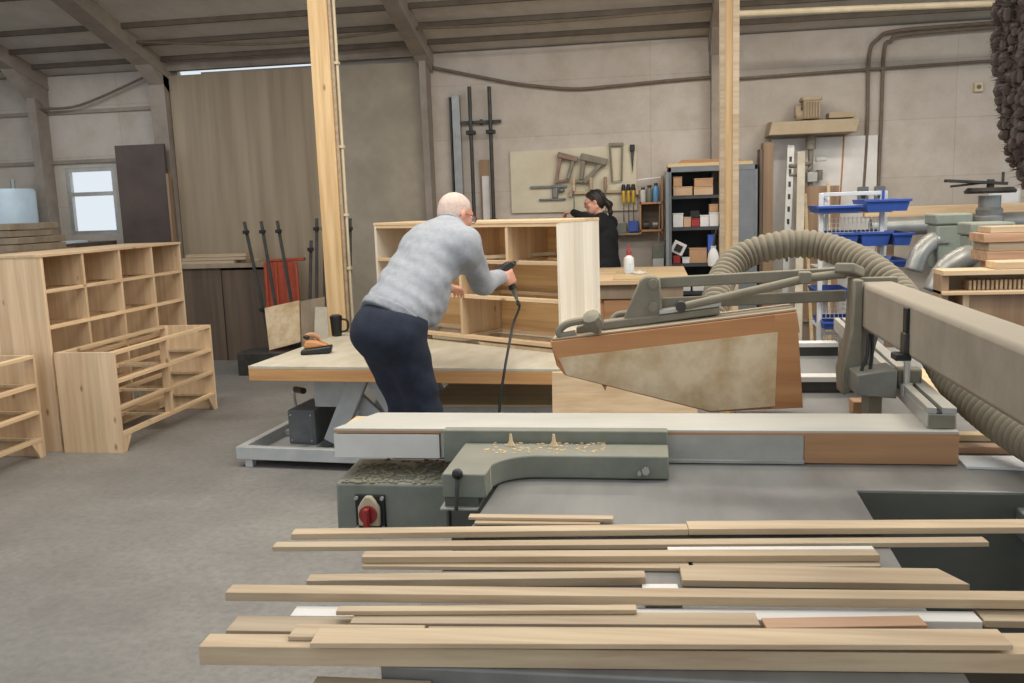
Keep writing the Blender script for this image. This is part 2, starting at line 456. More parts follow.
# ================================================================== SETTING
WY = 9.6
RS = .31                                  # roof slope towards the hall
def rz(y): return 3.16 + RS*(WY - y)
structure(B(-12, 8, -4, 9.8, -.06, 0), 'floor', 'floor')
w = MB()
w.box(-12, -6.64, WY, WY+.07, 0, 3.142); w.box(-6.64, -6.03, WY, WY+.07, 0, 1.36); w.box(-6.64, -6.03, WY, WY+.07, 2.12, 3.142)
w.box(-6.03, -5.16, WY, WY+.07, 0, 3.142); w.box(-5.16, -4.88, WY, WY+.05, 0, 3.07); w.box(-4.88, -3.3, WY, WY+.05, 0, 3.092); w.box(-3.3, -2.4, WY, WY+.05, 0, 3.112); w.box(-2.4, 8, WY, WY+.07, 0, 3.14)
structure(w, 'wall_back', 'wall')
w = MB(); w.box(-12, -11.84, 3.5, WY, 0, 3.1)
structure(w, 'wall_left', 'wall')
r = MB()
r.hexa([(-12,3.4,rz(3.4)),(8,3.4,rz(3.4)),(8,9.68,rz(9.68)),(-12,9.68,rz(9.68)),(-12,3.4,rz(3.4)+.06),(8,3.4,rz(3.4)+.06),(8,9.68,rz(9.68)+.06),(-12,9.68,rz(9.68)+.06)])
structure(r, 'ceiling', 'roof')
n = 0
for y in (9.36, 9.02, 8.66, 8.05, 7.4, 6.7):          # purlins under the roof sheets
    n += 1
    structure(B(-12, 8, y-.02, y+.02, rz(y)-.045, rz(y)+.01), f'trim_{n}', 'purlin')
n += 1
structure(B(-5.2, -2.32, 9.47, 9.56, 3.06+.045, 3.2), f'trim_{n}', 'beamconc')
def frame(x, w2, haunch, col):
    global n
    n += 1
    t = MB()
    q = [(x-w2,3.6),(x+w2,3.6),(x+w2,9.75),(x-w2,9.75)]
    t.hexa([(p[0],p[1],rz(p[1])-.17) for p in q] + [(p[0],p[1],rz(p[1])+.01) for p in q])
    o = structure(t, f'trim_{n}', 'beamconc')
    if haunch:
        n += 1
        h = MB(); h.prism([(x-w2*.9, WY-.02, rz(WY)-haunch), (x-w2*.9, WY-.02, rz(WY)), (x-w2*.9, WY-1.5*haunch, rz(WY-1.5*haunch)), (x-w2*.9, WY-1.35*haunch, rz(WY-1.5*haunch)-.18)], (w2*1.8, 0, 0))
        structure(h, f'trim_{n}', 'beamconc')
    n += 1
    c = MB(); c.hexa([(x-col,WY-.16,0),(x+col,WY-.16,0),(x+col,WY,0),(x-col,WY,0),(x-col,WY-.22,rz(WY)),(x+col,WY-.22,rz(WY)),(x+col,WY,rz(WY)),(x-col,WY,rz(WY))])
    structure(c, f'trim_{n}', 'beamconc')
frame(-6.82, .09, .42, .05)
frame(-5.3, .1, .35, .09)
frame(-2.33, .075, .22, .035)
frame(.65, .07, .38, .05)
for z in (2.19, 2.74):                                 # rails along the wall left of the boarded bay
    n += 1
    structure(B(-11.8, -5.4, WY-.03, WY, z-.02, z+.02), f'trim_{n}', 'beamconc')

wf = MB()
x0, x1, z0, z1 = -6.64, -6.03, 1.36, 2.12
for a in ((x0,x0+.045,z0,z1),(x1-.045,x1,z0,z1),(x0+.045,x1-.045,z0,z0+.045),(x0+.045,x1-.045,z1-.045,z1),(x0+.045,x1-.045,1.80,1.845)):
    wf.box(a[0], a[1], WY+.01, WY+.065, a[2], a[3])
win = structure(wf, 'window_1', 'alu')
wf = MB(); wf.box(x0+.04, x1-.04, WY+.035, WY+.04, z0+.04, z1-.04); wf.build('pane', 'glass', win)

# ================================================================== THINGS ALONG THE BACK WALL
t = B(-5.2, -3.55, 9.48, 9.51, 0, 3.055)
solo(t, 'cladding_sheet', 'oldply', 'large streaked brown plywood sheet lining the wall left of the timber post', 'wall panel', (-4.3, 9.5, 0), 'wall lining sheets')
t = B(-3.54, -2.375, 9.5, 9.53, 0, 3.05)
solo(t, 'cladding_sheet', 'oldply2', 'stained grey lining sheet on the wall right of the left timber post', 'wall panel', (-3, 9.5, 0), 'wall lining sheets')

def post(x0, x1, y, label, batten):
    p = thing('timber_post', label, 'post', ((x0+x1)/2, y+.07, 0), 'timber roof posts')
    top = rz(y+.13)-.012
    B(x0, x1, y, y+.12, 0, top).build('post_timber', 'postwood', p, .004)
    if batten:
        B(x1+.002, x1+.022, y+.02, y+.11, 0, top).build('side_batten', 'slat2', p, .002)
        MB().tube([(x1+.038, y+.05, 0), (x1+.038, y+.05, top)], .011, 8).build('conduit', 'tanpipe', p)
        for z in (1.1, 1.5, 2.0, 2.6):
            B(x1+.022, x1+.054, y+.03, y+.07, z, z+.02).build('pipe_clip', 'tanpipe', p)
    else:
        B(x1-.035, x1+.008, y-.022, y-.002, 0, top).build('face_batten', 'slat2', p, .002)
        B(x0-.006, x0+.03, y-.022, y-.002, 0, top).build('face_batten', 'slat2', p, .002)
    return p
post(-2.445, -2.30, 6.5, 'tall pine roof post with white conduit standing behind the lift table', True)
post(.474, .590, 6.5, 'tall pine roof post standing in front of the grey metal cabinet', False)

t = thing('cloth_bag', 'pale cloth bag on a dark strap hanging left of the right pine post', 'bag', (.44, 6.48, .98))
m = MB(); m.lathe([(.012,0),(.035,.012),(.042,.05),(.034,.10),(.016,.135),(.02,.15)], (.425,6.47,1.06), 14); m.build('bag_body', 'paper', t)
MB().tube(smooth_path([(.425,6.47,1.20),(.44,6.485,1.30),(.472,6.49,1.36)]), .006, 8).build('strap', 'black', t)
MB().tube(smooth_path([(.425,6.47,1.07),(.41,6.475,1.0),(.43,6.48,.95)]), .007, 8).build('hanging_strap', 'black', t)
# dark panels, tank and stacked boards at the far left
solo(B(-5.79, -5.215, 9.27, 9.31, 0, 2.32), 'panel_board', 'panelbrown', 'tall dark brown board leaning on the wall right of the window', 'board', (-5.5, 9.3, 0))
solo(B(-5.207, -5.18, 9.25, 9.31, 0, 2.0), 'panel_board', 'brownwoodZ', 'narrow brown board on edge beside the tall dark board', 'board', (-5.19, 9.2, 0))
t = thing('water_tank', 'pale blue cylindrical tank with a short pipe above the board stack', 'tank', (-6.98, 9.0, 1.30))
MB().lathe([(.30,0),(.31,.02),(.31,.56),(.29,.59),(.05,.60)], (-6.98,9.0,1.30), 32).build('tank_body', 'tank', t)
MB().cyl((-6.86,9.0,1.88),(-6.86,9.0,1.99),.025).build('outlet_pipe', 'galv', t)
solo(B(-7.6, -6.02, 8.4, 9.5, 0, 1.29), 'storage_crate', 'darkply', 'long dark plywood box under the window carrying the tank', 'crate', (-6.7, 9, 0))
solo(B(-6.75, -5.72, 7.4, 8.3, 0, 1.27), 'storage_crate', 'oldply', 'grey plywood box behind the large drawer carcass', 'crate', (-6.2, 8, 0))
for i, (a, z, nm) in enumerate(((0, 1.27, 'lowest'), (.02, 1.335, 'second lowest'), (-.03, 1.40, 'second highest'), (.0, 1.465, 'topmost'))):
    solo(B(-6.7+a, -5.74+a-.02*i, 7.5, 8.2, z, z+.058), 'grey_board', 'oldply', nm+' weathered board of the stack at the far left edge', 'board', (-6.2+a, 7.8, z), 'weathered boards stacked at left', .004)
for i, (x, y, c, lb) in enumerate(((-6.5, 8.75, 'bluelight', 'pale blue sheet lying below the window, left one'), (-6.18, 8.62, 'paper', 'white sheet lying below the window'), (-6.25, 9.0, 'tank', 'grey-blue sheet lying closest to the window'))):
    solo(B(x-.14, x+.14, y-.1, y+.1, 1.29, 1.30+.006*i), 'flat_sheet', c, lb, 'sheet', (x, y, 1.29), 'sheets lying under the window')
t = thing('paint_tin', 'small red tin standing under the window', 'tin', (-6.1, 8.55, 1.29))
MB().lathe([(.045,0),(.045,.07)], (-6.1,8.55,1.29)).build('tin_body', 'red', t)
MB().cyl((-6.1,8.55,1.36),(-6.1,8.55,1.43),.008).build('brush_handle', 'slat', t)

# dark bench with laths
t = thing('dark_bench', 'dark plywood fronted bench against the boarded wall', 'bench', (-4.47, 9.1, 0))
B(-5.0, -4.49, 8.9, 8.93, 0, .98).build('front_panel', 'darkply', t, .003); B(-4.48, -3.97, 8.9, 8.93, 0, .96).build('front_panel', 'darkply', t, .003)
B(-5.0, -3.97, 8.93, 9.42, .1, .95).build('carcass', 'darkply', t)
B(-5.05, -3.945, 8.86, 9.45, .985, 1.03).build('bench_top', 'oldply', t, .004)
for i in range(7):
    lv = i//3; k = i % 3
    x = -4.95+.03*((i*37) % 5); L = .62+.03*((i*53) % 4)
    y = 8.9+.1*k+.02*lv
    z = 1.03+.034*lv
    solo(B(x, x+L, y, y+.085, z, z+.031), 'pale_lath', 'slat2', ['front', 'middle', 'rear'][k]+' lath in the '+['bottom','second','top'][lv]+' layer of the small pile on the dark bench', 'lath', (x+.3, y+.04, z), 'laths piled on the dark bench', .002)

# red tray, bar clamps, leaning boards
t = thing('red_tray', 'orange-red plastic tray stood on end behind three dark bar clamps', 'tray', (-3.78, 8.78, 0))
tr = MB()
tr.hexa([(-3.88,8.66,.25),(-3.54,8.66,.25),(-3.54,8.70,.25),(-3.88,8.70,.25),(-3.92,8.76,1.04),(-3.59,8.76,1.04),(-3.59,8.80,1.04),(-3.92,8.80,1.04)])
tr.build('tray_panel', 'orange', t, .008)
for a in (0, .11, .22, .33):
    MB().bar((-3.88+a,8.655,.25),(-3.92+a,8.755,1.04),.03,.035,(0,-1,0)).build('rib', 'orange', t, .006)
MB().bar((-3.92,8.78,1.055),(-3.50,8.78,1.065),.05,.03).build('rim', 'orange', t, .006)
B(-3.9,-3.58,8.62,8.75,0,.25).build('tray_foot', 'darkmetal', t, .005)
def clamp(x0, z0, x1, z1, y0, y1, label):
    d = V((x1-x0, y1-y0, z1-z0)); a = V((x0,y0,z0)) - d*(z0/d.z); b = V((x1,y1,z1))
    o = thing('bar_clamp', label, 'clamp', (a.x, a.y, 0), 'dark bar clamps along the boarded wall')
    MB().bar(a, b, .03, .014, (0,1,0)).build('bar', 'darkmetal', o)
    q = a + (b-a)*.93; MB().bar(q-V((0,.045,.0)), q+V((0,.02,.0)), .045, .035).build('fixed_jaw', 'black', o, .003)
    q = a + (b-a)*.40; MB().bar(q-V((0,.045,0)), q+V((0,.02,0)), .045, .035).build('sliding_jaw', 'black', o, .003)
clamp(-3.86,.55,-4.05,1.46,8.50,8.62,'leftmost leaning bar clamp in front of the red tray')
clamp(-3.73,.62,-3.87,1.46,8.50,8.62,'middle leaning bar clamp across the red tray')
clamp(-3.56,.66,-3.70,1.46,8.50,8.62,'leaning bar clamp at the right edge of the red tray')
clamp(-3.42,.5,-3.41,1.25,8.6,8.75,'short upright bar clamp left of the pine post')
clamp(-3.345,.5,-3.335,1.47,8.6,8.75,'upright bar clamp close left of the pine post, left of the pair')
clamp(-3.26,.5,-3.255,1.47,8.6,8.75,'upright bar clamp close left of the pine post, right of the pair')
clamp(-2.99,.5,-2.985,1.46,8.6,8.75,'upright bar clamp showing just right of the pine post')
solo(B(-3.95,-2.75,8.02,8.34,0,.22), 'timber_sleeper', 'darkmetal', 'dark low sleeper on the floor carrying the leaning boards', 'sleeper', (-3.4,8.2,0), bevel=.01)
def leanb(p, mat, label):
    a, b, c, d = [V(q) for q in p]
    m = MB(); off = V((0,.025,0)); m.hexa([d, c, c+off, d+off, a, b, b+off, a+off])
    solo(m, 'leaning_board', mat, label, 'board', (d.x, 8.2, .22), 'boards leaning near the bar clamps', .002)
leanb([(-3.76,8.3,.62),(-3.40,8.3,.69),(-3.36,8.16,.30),(-3.68,8.16,.222)], 'insetply', 'tilted square board leaning in front of the red tray')
leanb([(-3.385,8.3,.68),(-3.14,8.3,.72),(-3.12,8.16,.23),(-3.35,8.16,.222)], 'oldply', 'grey-brown board leaning between the tilted square board and the pine post')
leanb([(-3.21,8.22,.63),(-2.98,8.22,.63),(-2.98,8.06,.222),(-3.19,8.06,.222)], 'tableply', 'pale board leaning partly behind the pine post')

# long bar clamps and steel profile hung high on the wall
solo(B(-2.07,-1.985,9.54,9.6,1.2,2.70), 'steel_profile', 'galv', 'wide pale steel profile standing against the wall above the old man', 'profile', (-2.02,9.57,1.25), bevel=.004)
solo(B(-2.10,-2.083,9.55,9.6,1.2,2.68), 'steel_profile', 'darkmetal', 'thin dark strip beside the wide pale steel profile', 'profile', (-2.09,9.57,1.25))
for x, tp, lb in ((-1.865,2.77,'left one of the two long dark pipe clamps hung on the wall'), (-1.655,2.76,'right one of the two long dark pipe clamps hung on the wall')):
    t = thing('pipe_clamp', lb, 'clamp', (x,9.5,1.2), 'long pipe clamps on the wall')
    MB().cyl((x,9.5,1.2),(x,9.5,tp),.02,n=12).build('pipe', 'darkmetal', t)
    B(x-.045,x+.045,9.45,9.55,2.28,2.32).build('jaw', 'black', t, .004)
    B(x-.04,x+.04,9.45,9.55,1.35,1.4).build('jaw', 'black', t, .004)
t = thing('wall_rack', 'short dark cross bar holding the pipe clamps on the wall', 'rack', (-1.78,9.55,2.4))
B(-1.99,-1.55,9.54,9.57,2.395,2.425).build('cross_bar', 'darkmetal', t); B(-1.78,-1.75,9.57,9.60,2.38,2.44).build('wall_plate', 'darkmetal', t)
solo(B(-1.80,-1.70,9.575,9.6,1.2,2.02), 'wood_offcut', 'brownwoodZ', 'brown offcut standing behind the long pipe clamps', 'offcut', (-1.75,9.56,1.3))
solo(B(-1.775,-1.70,9.545,9.573,1.2,1.85), 'wood_offcut', 'paper', 'whitish offcut standing in front of the brown offcut', 'offcut', (-1.69,9.52,1.3))
solo(B(-2.2,-1.5,9.42,9.6,1.185,1.199), 'wall_ledge', 'oldply', 'thin ledge on the wall behind the chest', 'ledge', (-1.85,9.5,1.19))

# tool board
t = MB(); t.hexa([(-1.47,9.57,1.45),(-.15,9.57,1.44),(-.15,9.599,1.44),(-1.47,9.599,1.45),(-1.47,9.57,2.09),(-.15,9.57,2.11),(-.15,9.599,2.11),(-1.47,9.599,2.09)])
solo(t, 'tool_board', 'pegboard', 'cream tool board fixed to the wall behind the woman', 'tool board', (-.8,9.59,1.44))
def pistol(x, z, s, mat, label):         # nail gun hung on the board: magazine, body, handle
    g = thing('nail_gun', label, 'nail gun', (x, 9.5, z), 'nail guns on the tool board')
    MB().bar((x-.01*s,9.52,z+.06),(x+.22*s,9.52,z),.06,.055,(0,0,1)).build('gun_body', mat, g, .008)
    MB().bar((x+.02*s,9.53,z+.03),(x-.04*s,9.53,z-.24),.03,.05,(0,-1,0)).build('magazine', mat, g, .004)
    MB().bar((x+.17*s,9.52,z),(x+.10*s,9.52,z-.2),.04,.04,(0,-1,0)).build('grip', 'castdust', g, .01)
    MB().bar((x-.03*s,9.53,z-.22),(x+.12*s,9.53,z-.2),.025,.03,(0,-1,0)).build('cross_piece', mat, g, .004)
pistol(-.95, 1.98, .9, 'gunred', 'reddish-grey nail gun hung on the tool board')
t = thing('nail_gun', 'larger tilted grey nail gun hung right of the reddish one', 'nail gun', (-.6,9.5,1.74), 'nail guns on the tool board')
MB().bar((-.72,9.52,2.01),(-.45,9.52,1.94),.07,.07).build('gun_body', 'castdust', t, .008)
MB().bar((-.47,9.52,1.97),(-.69,9.52,1.74),.04,.045,(0,-1,0)).build('magazine', 'castdust', t, .004)
MB().bar((-.69,9.52,1.99),(-.72,9.52,1.77),.045,.05,(0,-1,0)).build('grip', 'castdust', t, .01)
MB().bar((-.78,9.53,1.76),(-.64,9.53,1.755),.03,.04,(0,-1,0)).build('cross_piece', 'castdust', t, .004)
t = thing('hack_saw', 'empty rectangular saw frame hung at the right of the tool board', 'saw', (-.36,9.54,1.74), 'saws on the tool board')
MB().tube([(-.42,9.54,2.12),(-.29,9.54,2.11),(-.305,9.54,1.75),(-.40,9.54,1.74),(-.42,9.54,2.12)],.011,8).build('frame', 'castdust', t)
B(-.43,-.28,9.53,9.555,2.10,2.135).build('handle','castdust',t,.005)
t = thing('hand_saw', 'narrow dark saw blade hung at the right end of the tool board', 'saw', (-.19,9.54,1.8), 'saws on the tool board')
MB().prism([(-.215,9.55,2.1),(-.165,9.55,2.1),(-.19,9.55,1.82)],(0,.012,0)).build('blade','darkmetal',t)
B(-.215,-.165,9.535,9.57,2.04,2.11).build('handle','black',t,.006)
t = thing('bench_plane', 'long pale metal plane hung low on the tool board', 'plane', (-1.05,9.53,1.57))
B(-1.26,-.87,9.54,9.56,1.70,1.725).build('sole','steel',t,.004); B(-1.17,-.89,9.54,9.56,1.57,1.59).build('lower_bar','steel',t,.004)
B(-1.03,-.97,9.53,9.57,1.59,1.70).build('stem','steel',t,.01); MB().ball((-.93,9.53,1.67),(.035,.03,.025)).build('knob','steel',t)
t = thing('tool_rail', 'wooden strip holding screwdrivers across the tool board', 'rail', (-.6,9.53,1.63))
B(-.86,-.14,9.53,9.57,1.625,1.655).build('strip','slat2',t,.002)
for x in (-.85,-.55,-.16): B(x,x+.03,9.52,9.57,1.60,1.67).build('bracket','slat2',t,.002)
for i,(x,c,l) in enumerate(((-.80,'slat','thin wood-handled chisel hung left of the woman'),(-.62,'slat2','thin wood-handled chisel hung just left of her hair'),(-.47,'brownwoodZ','wood-handled chisel hung right of her hair'),(-.285,'yellow','left yellow screwdriver at the right end of the tool strip'),(-.235,'yellow','middle yellow screwdriver at the right end of the tool strip'),(-.185,'yellow','right yellow screwdriver at the right end of the tool strip'))):
    t = thing('screwdriver' if c == 'yellow' else 'chisel', l, 'hand tool', (x,9.515,1.3), 'hand tools on the tool strip')
    L = .36 if c == 'yellow' else .3
    MB().cyl((x,9.512,1.68),(x,9.512,1.68-L),.006,n=8).build('shank','steel',t)
    MB().lathe([(.014,0),(.02,.02),(.017,.07),(.02,.12),(.012,.135)],(x,9.512,1.52 if c=='yellow' else 1.66),12).build('grip',c,t)
    if c == 'yellow': MB().lathe([(.021,0),(.022,.03),(.018,.06),(.01,.065)],(x,9.512,1.645),12).build('grip_cap','black',t)

# small wall shelf with jars
t = thing('wall_shelf', 'small open wall shelf between tool board and metal cabinet', 'shelf', (-.08,9.5,1.2))
for z in (1.22,1.50): B(-.12,.115,9.42,9.6,z,z+.02).build('shelf_board','brownwood',t)
for x in (-.12,.10): B(x,x+.015,9.42,9.6,1.2,1.52 if x<0 else 1.78).build('side','brownwood',t)
B(-.105,.1,9.585,9.6,1.24,1.5).build('back','darkply',t)
MB().tube([(-.14,9.45,1.745),(.11,9.45,1.765)],.008,8).build('rod','white',t)
for i,(x,h,c,l) in enumerate(((-.085,.15,'paper','leftmost pale jar on the small wall shelf'),(-.02,.17,'castgreen','grey-green jar on the small wall shelf'),(.045,.19,'bluelight','bluish jar at the right end of the small wall shelf'))):
    t = thing('jar', l, 'jar', (x,9.5,1.52), 'jars on the small wall shelf')
    MB().lathe([(.025,0),(.03,.01),(.03,h*.75),(.018,h*.85)],(x,9.5,1.52),14).build('jar_body',c,t)
    MB().lathe([(.02,0),(.02,h*.15)],(x,9.5,1.52+h*.85),14).build('lid','darkmetal',t)
for x,c,l in ((-.06,'darkmetal','dark tin lying in the lower bay of the wall shelf'),(.03,'steel','grey tin lying in the lower bay of the wall shelf')):
    solo(MB().cyl((x-.02,9.48,1.285),(x+.03,9.48,1.285),.043),'metal_tin',c,l,'tin',(x,9.48,1.24),'tins in the wall shelf')
solo(B(-.24,-.14,9.5,9.59,1.22,1.33),'parts_box','blue','small blue box under the screwdrivers','box',(-.19,9.55,1.22),bevel=.004)
solo(B(-.4,-.26,9.5,9.59,1.21,1.31),'parts_box','castgreen','grey-green box beside the small blue box','box',(-.33,9.55,1.21),bevel=.004)
solo(B(-.42,-.12,9.46,9.6,1.19,1.208),'wall_ledge','oldply','little ledge holding the small blue box','ledge',(-.27,9.55,1.19))
t = thing('hand_brush','bench brush with green-white head hanging below the wall shelf','brush',(.06,9.45,.9))
MB().cyl((.085,9.45,1.5),(.07,9.45,1.08),.008).build('stick','brownwoodZ',t); B(.0,.13,9.43,9.48,.93,1.09).build('brush_head','castgreen',t,.01); B(.01,.12,9.42,9.49,.86,.94).build('bristles','paper',t)

# metal cabinet and what stands in it
cx0,cx1,cy,cz = .165,1.02,9.12,1.85
t = thing('metal_cabinet','tall grey metal cabinet with open left half full of boxes','cabinet',((cx0+cx1)/2,9.35,0))
B(cx0,cx0+.03,cy,9.57,0,cz).build('side','cabinet',t,.003); B(cx1-.03,cx1,cy,9.57,0,cz).build('side','cabinet',t,.003)
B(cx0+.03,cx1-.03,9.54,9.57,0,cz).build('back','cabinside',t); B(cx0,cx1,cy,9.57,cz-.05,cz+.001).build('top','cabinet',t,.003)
B(.66,.69,cy+.02,9.54,0,cz-.05).build('middle_partition','cabinet',t)
dr = B(.69,cx1-.03,cy,cy+.025,.05,cz-.05).build('door','cabinet',t,.003); B(.72,.74,cy-.02,cy,1.0,1.15).build('handle','darkmetal',dr,.004)
dl = B(cx0-.03,cx0,cy-.22,cy-.002,.05,cz-.05).build('door','cabinet',t,.003); B(cx0-.045,cx0-.03,cy-.20,cy-.18,1.0,1.15).build('handle','darkmetal',dl,.004)
SH = (.62,.90,1.26,1.57)
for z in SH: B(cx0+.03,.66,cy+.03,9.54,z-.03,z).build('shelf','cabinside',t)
def cbox(x0,x1,y0,z0,z1,c,l,d=.16,nm='storage_box'):
    b = thing(nm,l,'box',((x0+x1)/2,y0+d/2,z0),'boxes in the metal cabinet')
    B(x0,x1,y0,y0+d,z0,z1-.012).build('box_body',c,b,.003); B(x0-.003,x1+.003,y0-.003,y0+d+.003,z1-.012,z1).build('box_lid',c,b,.003)
y=cy+.06
cbox(.215,.40,y,1.572,1.66,'card2','wide pale cardboard box at the left of the top cabinet shelf')
cbox(.215,.30,y,1.662,1.76,'card','small brown carton on top of the wide pale box')
cbox(.415,.60,y,1.572,1.65,'card2','flat box at the bottom right of the top cabinet shelf')
cbox(.42,.60,y,1.652,1.735,'card','brown flat box on top of the flat one, top cabinet shelf')
cbox(.21,.31,y,1.262,1.40,'paper','white carton at the left of the second cabinet shelf')
cbox(.315,.385,y,1.262,1.36,'card2','small tan carton on the second cabinet shelf')
cbox(.39,.47,y,1.262,1.345,'red','red and white box on the second cabinet shelf')
cbox(.475,.56,y,1.262,1.375,'paper','whitish carton right of the red and white box')
cbox(.565,.655,y,1.262,1.40,'paper','white carton at the right end of the second cabinet shelf')
cbox(.565,.65,y,1.402,1.48,'card','brown carton on the white one at the right end')
cbox(.38,.47,y+.02,1.348,1.42,'black','black case lying on the red and white box')
cbox(.37,.54,y,.902,1.05,'card','brown cardboard box on the third cabinet shelf')
cbox(.55,.605,y-.02,.902,1.18,'blue','upright bright blue file box on the third cabinet shelf',.2)
cbox(.30,.37,y,.902,.96,'paper','little white carton on the third cabinet shelf')
cbox(.21,.28,y,.902,.98,'red','pink-red carton at the left of the third cabinet shelf')
b = thing('square_lamp','square white-framed work lamp on the third cabinet shelf','lamp',(.265,y,.98),'boxes in the metal cabinet')
MB().bar((.235,y+.03,1.0),(.29,y+.03,1.11),.13,.04,(0,-1,0)).build('lamp_frame','paper',b,.004); MB().bar((.247,y+.005,1.025),(.278,y+.005,1.085),.07,.02,(0,-1,0)).build('lamp_face','black',b,.003)
for x,l in ((.36,'left dark coil of hose behind the third shelf box'),(.47,'right dark coil of hose behind the third shelf box')):
    solo(MB().tube([(x+.06*math.cos(a),y+.22,.975+.06*math.sin(a)) for a in [2*PI*i/16 for i in range(16)]],.018,8,True),'hose_coil','darkmetal',l,'coil',(x,y+.2,.9),'coils in the metal cabinet')
cbox(.3,.38,y,.622,.72,'paper','white carton at the left of the bottom cabinet shelf')
cbox(.40,.54,y,.622,.74,'paper','large white carton on the bottom cabinet shelf')
t = thing('plank_offcut','pale plank lying on top of the metal cabinet, lower one','plank',(.6,9.3,1.851),'planks on the metal cabinet')
B(.16,.98,9.15,9.45,1.852,1.885).build('plank_body','offcut',t,.003); B(.155,.16,9.15,9.45,1.853,1.884).build('end_grain','edgewood',t)
solo(MB().hexa([(.25,9.2,1.886),(.9,9.18,1.886),(.92,9.4,1.886),(.27,9.42,1.886),(.3,9.2,1.92),(.85,9.18,1.915),(.87,9.4,1.915),(.3,9.42,1.92)]),'plank_offcut','brownwood','browner plank lying on the lower plank above the cabinet','plank',(.6,9.3,1.886),'planks on the metal cabinet')

# panels and long pieces leaning right of the cabinet
solo(B(1.2,2.22,9.56,9.59,.3,2.1),'wall_sheet','melamine','large whitish sheet on the wall below the wall-hung machine','sheet',(1.7,9.58,.3))
solo(B(1.09,1.19,9.3,9.5,0,2.06),'door_slab','brownwoodZ','brown slab standing on edge right of the metal cabinet','slab',(1.14,9.4,0),bevel=.004)
solo(B(1.055,1.085,9.28,9.5,0,2.0),'door_slab','darkply','dark thin slab between cabinet and brown slab','slab',(1.07,9.4,0),bevel=.004)
t = thing('aluminium_rail','perforated aluminium rail leaning on the wall below the machine','rail',(1.3,9.3,0))
MB().bar((1.28,9.16,0),(1.37,9.42,2.03),.07,.03,(0,-1,0)).build('rail_body','alu',t,.003)
for k in range(9):
    q = V((1.28,9.16,0)).lerp(V((1.37,9.42,2.03)),.45+.06*k)
    B(q.x-.012,q.x+.012,q.y-.018,q.y-.014,q.z-.03,q.z+.03).build('slot','darkmetal',t)
def pole(a,b,w,d,mat,label):
    solo(MB().bar(a,b,w,d,(0,-1,0)),'leaning_batten',mat,label,'batten',(a[0],a[1],0),'battens leaning right of the cabinet',.003)
pole((1.39,8.95,0),(1.46,9.36,1.96),.075,.03,'tableply','wide cream batten leaning right of the aluminium rail')
pole((1.55,9.1,0),(1.50,9.36,1.55),.035,.03,'offcut','narrow pinkish batten leaning left of the brown square board')
pole((1.68,8.9,0),(1.71,9.3,1.66),.03,.025,'slat','thin pale batten leaning in front of the brown square board')
pole((1.58,8.6,0),(1.60,8.9,1.2),.05,.03,'yellow','yellowish batten leaning low behind the hose')
solo(B(1.47,1.83,9.38,9.40,.3,1.62),'square_board','brownwoodZ','plain brown board leaning under the wall-hung machine','board',(1.65,9.39,.3))
solo(B(1.2,2.2,9.36,9.54,.27,.3),'floor_ledge','oldply','low ledge under the leaning brown board','ledge',(1.7,9.45,.27))
solo(B(1.25,2.15,9.40,9.52,0,.27),'floor_block','oldply','long low block on the floor under the ledge','block',(1.7,9.45,0))

# machine hung on the wall
t = thing('wall_machine','dusty tan machine with a finned motor hung on the wall','machine',(1.55,9.4,2.1))
MB().prism([(1.13,9.22,2.12),(1.13,9.58,2.12),(1.16,9.58,2.27),(1.17,9.26,2.25)],(.82,0,0)).build('hood','tan',t,.01)
mm = MB(); mm.box(1.47,1.63,9.32,9.5,2.27,2.44)
for k in range(6): mm.box(1.478+.026*k,1.49+.026*k,9.30,9.32,2.28,2.43)
mm.build('motor','tan',t,.003)
B(1.455,1.645,9.31,9.51,2.44,2.48).build('motor_cap','tan',t,.01)
MB().cyl((1.41,9.4,2.31),(1.47,9.4,2.31),.055).build('shaft_cover','tan',t); B(1.40,1.45,9.35,9.45,2.3,2.40).build('terminal_box','tan',t,.005)
B(1.71,1.95,9.32,9.5,2.265,2.32).build('side_box','tan',t,.006)
MB().cyl((1.56,9.42,2.12),(1.56,9.42,1.62),.025).build('column','castdust',t); MB().cyl((1.56,9.42,1.98),(1.56,9.42,2.12),.05).build('spindle_head','castdust',t)
MB().tube([(1.56,9.4,1.85),(1.45,9.38,1.82),(1.35,9.36,1.83)],.018,8).build('handle_arm','castdust',t)
MB().tube([(1.35,9.36,1.74),(1.45,9.38,1.73),(1.56,9.4,1.80)],.014,8).build('handle_arm','castdust',t)
B(1.52,1.62,9.36,9.46,1.66,1.76).build('clamp_block','alu',t,.008); B(1.60,1.70,9.36,9.40,1.86,1.9).build('lock_lever','alu',t,.006)
MB().cyl((1.66,9.5,1.68),(1.66,9.5,1.78),.03).build('lower_knob','castdust',t)
MB().tube([(1.90,9.56,2.12),(1.885,9.56,1.7),(1.86,9.56,1.2)],.008,8).build('pipe_stay','redwood',t)
